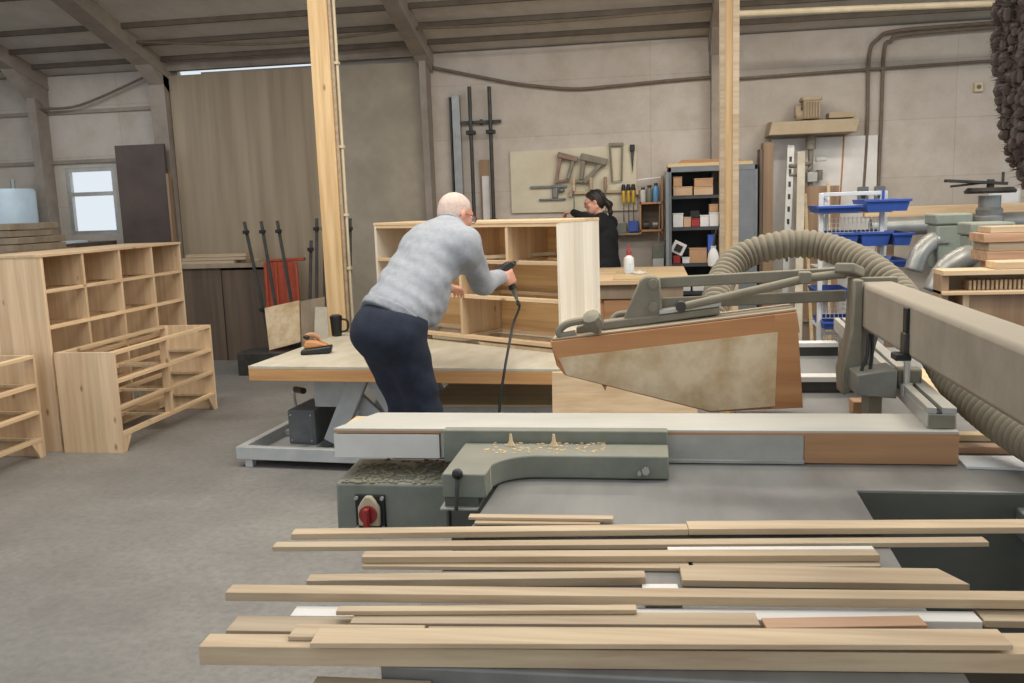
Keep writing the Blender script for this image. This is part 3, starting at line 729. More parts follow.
# conduits and cables
def cable(path,r,mat,label,nm='wall_cable',cat='cable',group='cables on the back wall',k=6):
    p = smooth_path(path,k)
    solo(MB().tube(p,r,8),nm,mat,label,cat,tuple(path[0]),group)
cable([(2.10,9.57,1.6),(2.12,9.57,2.2),(2.12,9.57,2.85),(2.2,9.56,3.02),(2.4,9.53,3.08),(3.4,9.53,3.1)],.018,'cable','left one of the two dark cables rising on the right of the wall')
cable([(2.24,9.57,1.6),(2.25,9.57,2.2),(2.26,9.57,2.9),(2.32,9.56,2.99),(2.45,9.53,3.04),(3.4,9.53,3.06)],.018,'cable','right one of the two dark cables rising on the right of the wall')
cable([(-2.25,9.55,2.99),(-1.8,9.56,2.88),(-1.34,9.56,2.775),(-.8,9.56,2.70),(-.4,9.56,2.705),(.2,9.56,2.73),(.72,9.56,2.745)],.016,'cable','cable sagging across the wall left of the right pine post')
cable([(.72,9.56,2.71),(1.8,9.56,2.73),(3.9,9.56,2.76)],.014,'cable','thin straight cable along the wall right of the right pine post')
cable([(-2.3,8.9,rz(8.9)-.1),(-1.2,8.9,rz(8.9)-.13),(.6,8.9,rz(8.9)-.1)],.014,'cable','cable slung under the roof between two roof frames')
cable([(-5.2,8.9,rz(8.9)-.06),(-3.7,8.95,rz(8.95)-.14),(-2.3,8.9,rz(8.9)-.1)],.014,'cable','cable slung under the roof over the boarded wall')
cable([(-6.75,9.45,2.78),(-6.3,9.5,2.80),(-5.5,9.5,3.06)],.014,'cable','cable slanting up the wall above the window')
solo(MB().tube([(.62,8.5,3.14),(1.6,8.5,3.12),(3.6,8.5,3.07)],.028,10),'roof_pipe','tanpipe','cream pipe under the roof running right from the right post','pipe',(.62,8.5,3.14))
for x,l in ((2.09,'left grey switch box at the foot of the wall cables'),(2.25,'right grey switch box at the foot of the wall cables')):
    t = thing('switch_box',l,'switch box',(x,9.56,1.45),'switch boxes on the wall')
    B(x-.05,x+.05,9.53,9.6,1.43,1.6).build('box_body','cabinet',t,.005); B(x-.02,x+.02,9.515,9.53,1.49,1.55).build('button','black',t,.003)
t = thing('wall_socket','small pale socket box high on the right of the wall','socket',(3.14,9.57,2.5))
B(3.1,3.18,9.56,9.6,2.47,2.56).build('socket_body','tanpipe',t,.005); MB().cyl((3.14,9.553,2.515),(3.14,9.56,2.515),.02).build('socket_face','cable',t)

# ================================================================== WORKBENCH, BOTTLE, THINGS UNDER IT
t = thing('workbench','large pale wooden workbench behind the chest','workbench',(-.5,8.1,0))
B(-1.5,.30,7.42,8.86,.86,.90).build('bench_top','pineX',t,.004)
B(-1.45,.25,7.47,7.50,.74,.86).build('apron','oldply',t,.003); B(-1.45,.25,8.82,8.85,.74,.86).build('apron','oldply',t,.003); B(.22,.25,7.5,8.82,.74,.86).build('apron','oldply',t,.003)
for x in (-1.42,-.45,.14):
    for y in (7.51,8.72): B(x,x+.09,y,y+.09,0,.86).build('leg','brownwood',t,.004)
B(-1.45,.25,7.6,8.7,.22,.25).build('lower_shelf','oldply',t)
dw = B(-.40,.06,7.485,7.9,.50,.735).build('drawer_box','brownwood',t,.004); MB().cyl((-.17,7.46,.62),(-.17,7.485,.62),.018).build('knob','darkmetal',dw)
solo(B(-.32,.285,7.44,8.25,.901,.912),'bench_board','offcut','thin pale board lying on the right end of the workbench','board',(0,7.8,.901),bevel=.003)
t = thing('glue_bottle','white glue bottle with red cap standing on the workbench','bottle',(-.20,7.95,.913))
MB().lathe([(.042,0),(.046,.01),(.046,.11),(.042,.135),(.02,.155),(.018,.165)],(-.20,7.95,.913),20).build('bottle_body','white',t)
MB().lathe([(.022,0),(.022,.03),(.012,.045),(.008,.075),(.003,.09)],(-.20,7.95,1.073),16).build('cap','red',t)
B(-.222,-.178,7.902,7.904,.94,1.0).build('bottle_label','tank',t)
t = thing('round_dish','flat white round lid lying beside the glue bottle','lid',(-.11,7.88,.913))
MB().lathe([(.06,0),(.065,.004),(.065,.014),(.055,.018)],(-.11,7.88,.913),24).build('lid_disc','paper',t); MB().lathe([(.02,0),(.018,.01)],(-.11,7.88,.931),12).build('lid_knob','paper',t)
for i,(x0,x1,z1,c,l) in enumerate(((.10,.17,.50,'paper','leftmost white carton on the shelf under the workbench'),(.02,.09,.44,'yellow','yellow carton under the workbench'),(-.08,.01,.47,'paper','white carton left of the yellow one under the workbench'))):
    b = thing('storage_box',l,'box',((x0+x1)/2,7.7,.25),'cartons under the workbench')
    B(x0,x1,7.62,7.85,.25,z1).build('box_body',c,b,.003); B(x0+.015,x1-.015,7.618,7.62,.3,.38).build('box_label','card2',b)
for i,(x0,x1,z0,z1,c,l) in enumerate(((.36,.46,.0,.62,'paper','white upright crate in front of the metal cabinet'),(.48,.56,.0,.60,'card2','pale upright crate beside the white one in front of the cabinet'))):
    b = thing('floor_crate',l,'crate',((x0+x1)/2,8.3,0),'crates before the metal cabinet')
    B(x0,x1,8.2,8.45,z0,z1).build('crate_body',c,b,.004); B(x0-.004,x1+.004,8.196,8.454,z1,z1+.02).build('crate_lid',c,b,.003)

# ================================================================== BLUE CRATE RACK
rx0,rx1,ry0,ry1 = 1.235,1.79,6.98,7.42
t = thing('wire_rack','white wire rack of blue trays behind the grey hose','rack',((rx0+rx1)/2,7.2,0))
for x,y,h in ((rx0,ry0,1.55),(1.665,ry0,1.54),(rx0+.12,ry1,1.52),(rx1,ry1,1.55)):
    B(x-.016,x+.016,y-.016,y+.016,0,h).build('upright','white',t,.004)
for z in (1.54,.10,.44,.74,1.0,1.14,1.44):
    B(rx0+.12,rx1,ry1-.012,ry1+.012,z-.012,z+.012).build('rear_rail','white',t)
B(rx0,1.69,ry0-.014,ry0+.014,1.525,1.553).build('top_rail','white',t,.003); B(rx0,1.665,ry0-.012,ry0+.012,1.44,1.46).build('front_rail','white',t)
MB().bar((rx0,ry0,1.537),(rx0+.12,ry1,1.50),.024,.024).build('side_rail','white',t); B(1.653,1.677,ry0,ry1,1.52,1.54).build('side_rail','white',t)
MB().bar((1.665,ry0,1.53),(rx1,ry1,1.54),.025,.025).build('side_rail','white',t)
for zb in (1.22,.62,.40,.16):
    g = MB()
    for k in range(15):
        x = rx0+.02+k*.0295; g.box(x-.002,x+.002,ry0-.004,ry0,zb,zb+.15)
    for k in range(5): g.box(rx0,1.665,ry0-.004,ry0,zb+.035*k,zb+.035*k+.004)
    g.build('wire_panel','white',t)
for z in (1.405,1.16,1.0,.77,.55): B(rx0,rx1-.05,ry0+.005,ry1-.02,z-.008,z).build('wire_shelf','white',t)
def tray(x0,x1,y0,y1,z,h,l,c='blue'):
    b = thing('plastic_tray',l,'tray',((x0+x1)/2,(y0+y1)/2,z),'blue trays in the wire rack')
    m = MB(); i=.02
    m.poly([(x0+i,y0+i,z),(x1-i,y0+i,z),(x1-i,y1-i,z),(x0+i,y1-i,z),(x0,y0,z+h),(x1,y0,z+h),(x1,y1,z+h),(x0,y1,z+h),
            (x0+.01,y0+.01,z+h),(x1-.01,y0+.01,z+h),(x1-.01,y1-.01,z+h),(x0+.01,y1-.01,z+h),(x0+i+.008,y0+i+.008,z+.008),(x1-i-.008,y0+i+.008,z+.008),(x1-i-.008,y1-i-.008,z+.008),(x0+i+.008,y1-i-.008,z+.008)],
           [(3,2,1,0)]+[(k,(k+1)%4,4+(k+1)%4,4+k) for k in range(4)]+[(4+k,4+(k+1)%4,8+(k+1)%4,8+k) for k in range(4)]+[(8+k,8+(k+1)%4,12+(k+1)%4,12+k) for k in range(4)]+[(12,13,14,15)])
    m.build('tray_shell',c,b)
    r_ = MB(); r_.box(x0-.008,x1+.008,y0-.012,y0-.001,z+h-.018,z+h); r_.build('tray_lip',c,b,.003)
tray(1.19,1.50,6.86,7.30,1.407,.05,'shallow blue tray at the left of the top rack level')
tray(1.515,1.82,6.82,7.28,1.407,.085,'deeper blue tray at the right of the top rack level')
tray(1.25,1.48,6.84,7.30,1.162,.10,'left blue bin of the second rack level')
tray(1.49,1.70,6.84,7.30,1.162,.10,'middle blue bin of the second rack level')
tray(1.705,1.84,6.80,7.28,1.162,.09,'right blue bin jutting out of the second rack level')
tray(1.62,1.83,6.84,7.3,1.002,.055,'shallow blue tray low at the right of the rack, above the beam')
tray(1.20,1.44,6.86,7.30,.772,.07,'blue tray under the hose at the left of the rack')
tray(1.45,1.62,6.80,7.25,.772,.05,'pale blue tray under the hose in the rack','bluelight')
tray(1.24,1.62,6.84,7.30,.552,.06,'lowest blue tray in the rack, above the white rail')
solo(MB().hexa([(1.50,6.9,1.003),(1.60,6.9,1.003),(1.60,7.2,1.003),(1.50,7.2,1.003),(1.58,6.9,1.10),(1.64,6.9,1.06),(1.64,7.2,1.06),(1.58,7.2,1.10)]),'wood_wedge','brownwood','brown wooden wedge lying in the blue rack','wedge',(1.55,7.05,1.002))
B(1.655,1.675,6.955,6.966,1.46,1.56).build('blue_tag','blue',t,.003)

# ================================================================== MACHINES ON THE RIGHT
def extractor(x,y,z,s,l,pipe):
    t = thing('dust_collector',l,'dust collector',(x,y,0),'green-grey dust collector heads')
    B(x-.11*s,x+.11*s,y-.1,y+.16,z-.02,z+.05*s).build('hood_lid','dustgreen',t,.012)
    m = MB(); m.hexa([(x-.085*s,y-.08,z-.30*s),(x+.075*s,y-.08,z-.30*s),(x+.075*s,y+.12,z-.30*s),(x-.085*s,y+.12,z-.30*s),(x-.10*s,y-.09,z-.022),(x+.10*s,y-.09,z-.022),(x+.10*s,y+.14,z-.022),(x-.10*s,y+.14,z-.022)])
    m.build('hood_body','dustgreen',t,.01)
    B(x-.06,x+.06,y-.04,y+.1,z-.62,z-.30*s).build('neck','galv',t,.01)
    MB().lathe([(.16,0),(.17,.02),(.17,z-.66),(.10,z-.62)],(x,y+.02,0),24).build('drum','dustgreen',t)
    P = smooth_path([(x-.07*s,y-.03,z-.12*s)]+pipe,6); k = len(P)
    MB().tube(P,[.055*s*(1+.07*(i%2)) for i in range(k)],14).build('duct_elbow','galv',t)
    B(x-.1*s,x-.02*s,y-.1,y-.092,z-.14,z-.13).build('seam_strip','galv',t)
extractor(1.97,6.45,1.335,1.05,'dusty green-grey dust collector head, rear left of the pair',[(1.84,6.4,1.20),(1.76,6.35,1.13),(1.72,6.33,1.02)])
extractor(2.02,5.9,1.285,1.15,'dusty green-grey dust collector head, nearer one of the pair',[(1.84,5.8,1.13),(1.74,5.76,1.06),(1.68,5.74,.94)])
t = thing('galvanised_duct','horizontal galvanised duct running behind the dust collectors','duct',(2.6,8.8,0))
MB().cyl((2.0,8.8,1.22),(3.9,8.8,1.25),.085,n=24).build('duct_pipe','galv',t)
MB().cyl((2.62,8.8,1.23),(2.74,8.8,1.232),.095,n=24).build('pipe_clamp','darkmetal',t)
for x in (2.1,3.4): B(x-.03,x+.03,8.77,8.83,0,1.15).build('stand','galv',t,.004)
t = thing('timber_rail','long pale timber rail above the galvanised duct','rail',(2.6,9.1,0))
B(2.0,3.9,9.05,9.13,1.30,1.40).build('rail_body','pineX',t,.004)
for x in (2.2,3.2): B(x,x+.08,9.06,9.12,0,1.30).build('stand','brownwoodZ',t,.003)
t = thing('shaper_machine','grey stacked machine head with flat black lever arms by the wall','machine',(2.92,8.5,0))
MB().lathe([(.15,0),(.15,1.05),(.12,1.1),(.125,1.16),(.10,1.17),(.12,1.22),(.12,1.28),(.10,1.29),(.11,1.34),(.09,1.36),(.09,1.46)],(2.92,8.5,.02),24).build('column','galv',t)
MB().lathe([(.20,0),(.21,.02),(.18,.05)],(2.92,8.5,1.5),28).build('top_disc','darkmetal',t)
MB().bar((2.52,8.4,1.62),(3.05,8.5,1.58),.06,.025).build('lever_arm','darkmetal',t,.004); MB().bar((2.6,8.52,1.57),(2.95,8.5,1.60),.05,.02).build('lever_arm','darkmetal',t,.004)
MB().cyl((2.92,8.5,1.55),(2.92,8.5,1.62),.03).build('pivot','darkmetal',t); MB().cyl((3.02,8.5,1.59),(3.02,8.5,1.68),.012).build('pin','darkmetal',t)
B(2.6,3.2,8.2,8.8,0,.02).build('base_plate','darkmetal',t)
t = thing('electric_panel','pale electric panel beside the stacked machine','panel',(3.14,9.3,0))
B(3.17,3.45,9.25,9.35,1.21,1.53).build('panel_box','melamine',t,.006); B(3.26,3.34,9.26,9.34,0,1.21).build('panel_stand','galv',t); B(3.19,3.43,9.244,9.25,1.23,1.51).build('panel_door','white',t,.003)

# boards and wooden unit at the right edge
t = thing('wooden_unit','open wooden carcass with brown lower panel at the right edge','unit',(1.8,5.0,0))
B(1.44,2.3,4.78,4.95,1.12,1.145).build('top_board','pineX',t,.002)
B(1.44,1.475,4.8,4.94,0,1.12).build('side_panel','brownwoodZ',t,.002); B(2.26,2.295,4.8,4.94,0,1.12).build('side_panel','brownwoodZ',t,.002)
B(1.44,2.30,4.77,4.94,1.022,1.04).build('shelf','pineX',t,.002)
B(1.545,1.575,4.8,4.94,.0,1.022).build('divider','pineZ',t,.002)
B(1.575,2.26,4.80,4.82,.2,1.022).build('front_panel','brownwoodZ',t,.002)
for k in range(16): B(1.58+.021*k,1.593+.021*k,4.83,4.92,1.041,1.09).build('edge_strip','slat',t,.002)
B(1.475,2.26,4.925,4.94,0,1.12).build('back_panel','oldply',t)
for i,(x0,x1,y0,y1,z0,z1,c,l) in enumerate(((1.69,2.5,4.79,4.94,1.146,1.182,'pineX','short light board lying at the front on top of the wooden unit'),
    (1.82,2.9,5.3,5.56,1.146,1.20,'slatred','lowest pinkish board of the stack behind the wooden unit'),(1.83,2.9,5.31,5.56,1.201,1.25,'slat2','middle board of the stack behind the wooden unit'),
    (1.80,2.9,5.3,5.54,1.251,1.30,'slatred','second highest pinkish board of the stack behind the wooden unit'),(1.84,2.9,5.32,5.53,1.301,1.335,'slat','topmost board of the stack behind the wooden unit'))):
    solo(B(x0,x1,y0,y1,z0,z1),'timber_board',c,l,'board',(x0,y0,z0),'boards lying on the wooden unit',.003)

t = thing('board_trestle','plain trestle carrying the board stack behind the wooden unit','trestle',(2.3,5.43,0))
B(1.86,2.9,5.33,5.53,1.08,1.145).build('trestle_beam','brownwood',t,.003)
for x in (1.95,2.7):
    B(x,x+.07,5.35,5.41,0,1.08).build('leg','brownwood',t,.003); B(x,x+.07,5.46,5.52,0,1.08).build('leg','brownwood',t,.003)
# ================================================================== DRAWER CARCASSES ON THE LEFT (local frame: x along front, y into depth, z up)
def carcass(t,L,d,h,cols,zs,back=True,mX='pineX',mZ='pineZ',mEnd=None,rows_cols=None,top=True,foot=.05,runners=True,mB=None):
    T=.02
    for x in (0,L-T): B(x,x+T,0,d,0,h).build('side_panel',mEnd or mZ,t,.0015)
    if top: B(-.004,L+.004,-.006,d,h,h+.018).build('top_panel',mX,t,.0015)
    else:
        B(T,L-T,0,.045,h-.022,h).build('top_rail',mX,t,.0015); B(T,L-T,d-.05,d,h-.022,h).build('top_rail',mX,t,.0015)
    if back: B(T,L-T,d-.012,d-.001,zs[0],h-.001).build('back_panel',mB or mX,t)
    for z in zs:
        B(T,L-T,.0,.05,z-.022,z).build('front_rail',mX,t,.0015)
        if z != zs[0] or True:
            B(T,L-T,d-.06,d-.013,z-.022,z).build('rear_rail',mX,t)
    zl = list(zs)+[h]
    for r in range(len(zs)):
        c = (rows_cols or [cols]*len(zs))[r]
        for k in range(1,c):
            x = L*k/c
            B(x-.011,x+.011,.003,.06 if not back else d-.013,zl[r],zl[r+1]-.022 if not (r==len(zs)-1 and top) else zl[r+1]).build('divider',mZ,t,.001)
        if runners:
            for k in range(c):
                for x in ((L*k/c)+.025,(L*(k+1)/c)-.05): B(x,x+.025,.05,d-.06,zl[r]-.018,zl[r]).build('runner','slat',t)
    return t
# big carcass: front faces +X, front plane x=-3.94, from y=5.35 to 7.12
t = thing('drawer_carcass','tall wide pine carcass with four columns of open drawer bays','drawer carcass',(-3.94,5.35,0),'unfinished pine drawer carcasses',local=True,rotz=PI/2)
carcass(t,1.78,.50,1.307,4,[.13,.37,.61,.85,1.09],True,runners=False)
B(.02,1.76,.03,.05,0,.108).build('plinth','pineX',t)
def sm(t,back):
    L,d,h = 1.325,.43,.68
    carcass(t,L,d,h,2,[.13,.31,.49],back,top=False)
    for x,s in ((.02,1),(L-.02,-1)):
        m = MB(); m.prism([(x,.004,0),(x+s*.0,.004,.108),(x+s*.10,.004,.108),(x+s*.03,.004,0)],(0,.02,0)); m.build('foot_gusset','pineZ',t)
t = thing('drawer_carcass','low open pine carcass with six drawer bays in front of the tall one','drawer carcass',(-3.475,5.325,0),'unfinished pine drawer carcasses',local=True,rotz=PI/2); sm(t,False)
t = thing('drawer_carcass','low pine carcass cut off by the left edge of the photo','drawer carcass',(-3.985,3.925,0),'unfinished pine drawer carcasses',local=True,rotz=PI/2); sm(t,True)

# ================================================================== LIFT TABLE
TA = math.radians(-4.6)
t = thing('lift_table','wood topped scissor lift table on a grey frame','lift table',(-2.405,5.017,0),local=True,rotz=TA)
B(0,2.30,0,1.38,.622,.64).build('top_sheet','tableply',t,.002)
B(.0,2.30,0,.05,.55,.6215).build('edge_board','edgewood',t,.003); B(.0,2.30,1.33,1.38,.55,.6215).build('edge_board','edgewood',t,.003)
for x in (0,2.25): B(x,x+.05,.05,1.33,.55,.6215).build('edge_board','edgewood',t,.003)
B(.3,2.2,.25,1.1,.57,.6215).build('platform','liftpaint',t,.004)
fx0,fx1,fy0,fy1 = -.14,2.2,.02,1.22
for y in (fy0,fy1): B(fx0,fx1,y,y+.05,.05,.13).build('base_rail','liftpaint',t,.004)
for x in (fx0,fx1-.05): B(x,x+.05,fy0+.05,fy1,.05,.13).build('base_rail','liftpaint',t,.004)
B(.28,.33,fy0+.05,fy1,.06,.11).build('cross_rail','liftpaint',t,.003); B(fx0+.05,fx1-.05,.56,.60,.06,.10).build('cross_rail','liftpaint',t,.003)
B(fx0+.05,fx1-.05,fy0+.05,fy1,.045,.055).build('floor_plate','liftpaint',t)
for x in (fx0+.05,fx1-.12):
    for y in (fy0+.01,fy1-.03): B(x,x+.05,y,y+.05,0,.05).build('foot','liftpaint',t,.003)
for y in (.22,1.0):
    MB().bar((.42,y,.12),(.62,y,.54),.05,.12,(1,0,0)).build('scissor_leg','liftpaint',t,.006)
    MB().bar((.42,y+.06,.52),(.86,y+.06,.12),.04,.10,(1,0,0)).build('scissor_leg','liftpaint',t,.006)
    MB().bar((.70,y+.02,.52),(.95,y+.02,.12),.05,.09,(1,0,0)).build('scissor_leg','liftpaint',t,.006)
    MB().bar((1.98,y,.53),(2.12,y,.12),.05,.10,(1,0,0)).build('scissor_leg','liftpaint',t,.006)
B(.30,.56,.24,.30,.34,.54).build('gusset_plate','liftpaint',t,.004)
mb_ = B(.14,.32,.18,.52,.11,.33).build('motor_box','motorbox',t,.008); B(.153,.307,.176,.18,.125,.315).build('box_cover','motorbox',mb_,.003)
for x in (.163,.297):
    for z in (.14,.30): MB().cyl((x,.172,z),(x,.177,z),.006,n=8).build('screw','alu',mb_)
MB().tube(smooth_path([(.02,.6,.10),(.03,.5,.30),(.08,.4,.40),(.16,.3,.43)]),.014,8).build('cable','paper',t)
MB().cyl((.12,.35,.425),(.24,.22,.445),.02,n=12).build('hand_control','black',t)
t2 = solo(B(-1.38,-.56,5.25,6.0,.335,.35),'plywood_sheet','offcut','pale plywood sheet lying low under the lift table','sheet',(-1.2,5.5,.335),bevel=.002)
t = thing('floor_trestle','grey trestle carrying the low plywood sheet under the table','trestle',(-1.2,5.5,0))
for x in (-1.2,-.70):
    MB().bar((x,5.30,.30),(x-.05,5.30,0),.04,.04,(0,1,0)).build('leg','liftpaint',t); MB().bar((x,5.72,.30),(x-.05,5.72,0),.04,.04,(0,1,0)).build('leg','liftpaint',t)
B(-1.36,-.58,5.28,5.32,.295,.334).build('bearer','liftpaint',t); B(-1.36,-.58,5.70,5.74,.295,.334).build('bearer','liftpaint',t)

# sander, mug, battens under chest
t = thing('belt_sander','orange-brown belt sander with black base lying on the lift table','sander',(-2.12,5.45,.64))
s_ = MB(); s_.hexa([(-2.22,5.37,.641),(-2.04,5.43,.641),(-2.06,5.53,.641),(-2.23,5.47,.641),(-2.215,5.375,.675),(-2.03,5.44,.69),(-2.05,5.53,.69),(-2.22,5.465,.675)]); s_.build('base','black',t,.012)
s_ = MB(); s_.hexa([(-2.205,5.385,.676),(-2.05,5.44,.69),(-2.07,5.525,.69),(-2.21,5.47,.676),(-2.19,5.395,.735),(-2.12,5.42,.725),(-2.13,5.5,.725),(-2.195,5.465,.735)]); s_.build('body','redwood',t,.015)
MB().tube(smooth_path([(-2.20,5.43,.725),(-2.19,5.435,.757),(-2.15,5.45,.762),(-2.11,5.46,.735)]),.016,10).build('handle','brownwood',t)
MB().ball((-2.19,5.43,.75),(.022,.022,.016)).build('front_knob','black',t)
t = thing('travel_mug','black travel mug with handle at the back edge of the lift table','mug',(-2.29,6.22,.64))
MB().lathe([(.033,0),(.036,.01),(.043,.125),(.045,.13),(.045,.145),(.038,.15)],(-2.275,6.22,.641),24).build('mug_body','black',t)
MB().tube(smooth_path([(-2.235,6.215,.765),(-2.19,6.21,.755),(-2.18,6.21,.715),(-2.20,6.212,.68),(-2.238,6.215,.672)]),.008,8).build('handle','black',t)
MB().lathe([(.036,0),(.03,.006)],(-2.275,6.22,.791),20).build('lid','darkmetal',t)

# ================================================================== CHEST ON THE TABLE (rotated 33 degrees, local x from left end to right end)
CA = math.radians(-33)
cL,cD,cH = 1.70,.40,.785
c0 = V((-.544,5.356,.662)); ux = V((math.cos(CA),math.sin(CA),0)); uy = V((-math.sin(CA),math.cos(CA),0))
org = c0 - ux*cL
t = thing('drawer_chest','pine drawer chest being assembled on the lift table','chest',tuple(org),local=True,rotz=CA)
carcass(t,cL,cD,cH-.018,2,[.035,.305,.535],True,mEnd='pinepaleZ',rows_cols=[2,2,4],top=False,mB='pineback_glow')
B(-.003,cL+.003,-.004,cD,cH-.0178,cH).build('top_panel','pineX',t,.0015)
for k in (.42,1.24):          # loose drawer runners laid in the upper bays
    MB().bar((k-.2,.03,.552),(k+.22,cD-.04,.565),.02,.022).build('loose_runner','slat',t)
for a,b_,l in ((.05,.5,'left support lath under the chest'),(1.0,1.62,'right support lath under the chest')):
    p = org+ux*a; q = org+ux*b_
    for dy in (.02,):
        m = MB().bar(p+uy*(.03)-V((0,0,.011)),q+uy*.03-V((0,0,.011)),.05,.02)
        solo(m,'support_lath','slat',l,'lath',(p.x,p.y,.64),'laths under the chest')
p = org+ux*.3; q = org+ux*1.4
solo(MB().bar(p+uy*.34-V((0,0,.011)),q+uy*.34-V((0,0,.011)),.05,.02),'support_lath','slat','rear support lath under the chest','lath',(p.x,p.y,.64),'laths under the chest')

# ================================================================== TABLE SAW
t = thing('table_saw','grey table saw carrying the loose battens in the foreground','table saw',(.1,1.7,0))
m = MB(); m.prism([(-.405,1.20,.845),(.425,1.20,.845),(.455,2.07,.845),(1.95,2.07,.845),(1.95,4.05,.845),(.28,4.05,.845),(.24,2.46,.845),(-.36,2.46,.845)],(0,0,.035)); m.build('table_top','sawtop',t,.004)
B(-.50,.65,1.10,1.19,.78,.835).build('front_rail','sawbody',t,.004); B(-.33,.40,1.205,2.4,.02,.845).build('cabinet','sawbody',t,.006)
B(.47,1.93,2.12,2.16,.45,.845).build('apron','sawbody',t,.004); B(.458,1.95,2.0665,2.0695,.60,.874).build('front_lip','sawbody',t); B(.401,.44,1.22,2.12,.05,.845).build('side_cover','sawbody',t)
B(.45,1.9,2.4,4.0,.05,.12).build('base_frame','sawbody',t,.004)
for x,y in ((.795,1.92),(1.85,2.2),(1.85,3.9),(.36,3.9)): B(x,x+.06,y,y+.06,0,.845).build('leg','galv',t,.004)
B(.795,.86,1.98,2.12,.78,.845).build('leg_bracket','galv',t,.004)
# switch box
sb = MB(); sb.hexa([(-.838,2.2,.69),(-.53,2.2,.69),(-.53,2.44,.69),(-.85,2.44,.69),(-.835,2.2,.835),(-.53,2.2,.835),(-.53,2.44,.835),(-.848,2.44,.835)])
sb = sb.build('switch_box','castgreen',t,.008)
m = MB()
random.seed(3)
for k in range(260):
    x=-.82+.28*random.random(); y=2.205+.22*random.random()**1.5; r=.002+.004*random.random()
    m.ball((x,y,.8365),(r*1.6,r*1.4,r*.6),6)
o = m.build('sawdust','castdust',sb); o['kind']='stuff'
B(-.53,-.33,2.21,2.42,.55,.825).build('box_neck','sawbody',t,.004)
pl = B(-.782,-.70,2.192,2.2,.71,.805).build('switch_plate','black',sb,.003)
for x in (-.776,-.706):
    for z in (.717,.798): MB().cyl((x,2.184,z),(x,2.193,z),.005,n=8).build('screw','alu',sb)
m = MB(); m.prism([(-.77,2.176,.725),(-.712,2.176,.725),(-.712,2.176,.775),(-.722,2.176,.792),(-.733,2.176,.806),(-.749,2.176,.806),(-.760,2.176,.792),(-.77,2.176,.775)],(0,.016,0)); m.build('switch_cover','tanpipe',sb,.004)
MB().cyl((-.741,2.168,.758),(-.741,2.178,.758),.024,n=20).build('dial_ring','red',sb)
MB().bar((-.741,2.158,.78),(-.741,2.158,.728),.015,.02,(0,-1,0)).build('switch_knob','red',sb,.004)

# wooden fence on the saw
t = thing('box_fence','long wooden box fence lying across the saw table','fence',(-.07,2.36,.88))
B(-.855,.722,2.285,2.455,.881,.955).build('fence_core','offcut',t,.002)
m = MB(); m.hexa([(-.858,2.272,.955),(.735,2.272,.955),(.735,2.458,.955),(-.79,2.458,.955),(-.858,2.272,.965),(.735,2.272,.965),(.735,2.458,.965),(-.79,2.458,.965)]); m.build('top_strip','fencetop',t,.001); MB().box(-.857,.735,2.2695,2.2715,.953,.9595).build('edge_line','brownwood',t)
B(-.858,-.565,2.270,2.284,.884,.950).build('face_panel','melamine',t,.001); B(.372,.735,2.268,2.284,.882,.9525).build('end_board','brownwood',t,.001)
B(-.56,.371,2.270,2.284,.888,.9545).build('face_profile','alu',t,.001); B(-.2,.371,2.258,2.27,.882,.891).build('lower_lip','alu',t,.001)
t = thing('fence_bracket','grey-green cast bracket with a black lever in front of the fence','bracket',(-.2,2.2,.88))
B(-.545,.035,2.232,2.268,.885,.972).build('back_plate','castgreen',t,.004)
pts = [(-.485,2.225),(-.485,1.955),(-.382,1.955),(-.382,2.02)]
for k in range(9):
    a = PI - (PI/2)*k/8
    pts.append((-.382+.105+.105*math.cos(a), 2.02+.095*math.sin(a)))
pts += [(.035,2.115),(.035,2.225)]
m = MB(); m.prism([(x,y,.882) for x,y in pts],(0,0,.058)); m.build('arm','castgreen',t,.004)
B(-.49,-.40,1.945,2.05,.855,.8615).build('foot_strip','alu',t,.002); B(-.48,-.40,1.957,2.04,.862,.882).build('packer','sawbody',t)
lv = MB().tube([(-.445,1.945,.935),(-.446,1.935,.90),(-.448,1.93,.862)],.005,8).build('lever','darkmetal',t); MB().ball((-.445,1.945,.943),.013).build('lever_knob','black',lv)
MB().cyl((-.02,2.105,.905),(-.02,2.116,.905),.010,n=6).build('bolt','alu',t); MB().cyl((-.035,2.10,.90),(-.035,2.116,.90),.005,n=8).build('bolt','alu',t)
for x in (-.36,-.25): MB().lathe([(.012,0),(.005,.012),(.003,.03)],(x,2.2,.941),8).build('wood_splinter','offcut',t)
m = MB()
for k in range(90):
    x=-.42+.3*random.random(); y=2.13+.1*random.random(); r=.0015+.003*random.random()
    m.ball((x,y,.9405),(r*1.6,r*1.3,r*.6),6)
o = m.build('sawdust','offcut',t); o['kind']='stuff'

# guard over the blade
gy = 2.70
t = thing('blade_guard','large wooden saw guard hanging from dusty cast link arms','saw guard',(.06,2.78,.91))
P = dict(tl=(-.31,1.129),tr=(.416,1.21),br=(.437,.924),bm=(.168,.909),bl=(-.268,1.024),l2=(-.293,1.055))
q = lambda k,y: (P[k][0],y,P[k][1])
m = MB(); m.prism([q(k,gy+.006) for k in ('tl','l2','bl','bm','br','tr')],(0,.15,0)); m.build('guard_box','redwood',t,.002)
iw = [(-.286,1.079),(.362,1.152),(.357,.929),(.168,.9135),(-.262,1.026)]
m = MB(); m.prism([(x,gy-.002,z) for x,z in iw],(0,.008,0)); m.build('inset_panel','insetply',t,.001)
m = MB(); m.prism([(-.31,gy,1.129),(.416,gy,1.21),(.425,gy,1.150),(-.288,gy,1.068)],(0,.007,0)); m.build('top_border','redwood',t,.001)
m = MB(); m.prism([(.353,gy-.0005,1.2025),(.416,gy-.0005,1.21),(.437,gy-.0005,.9245),(.347,gy-.0005,.92)],(0,.007,0)); m.build('end_border','redwood',t,.001)
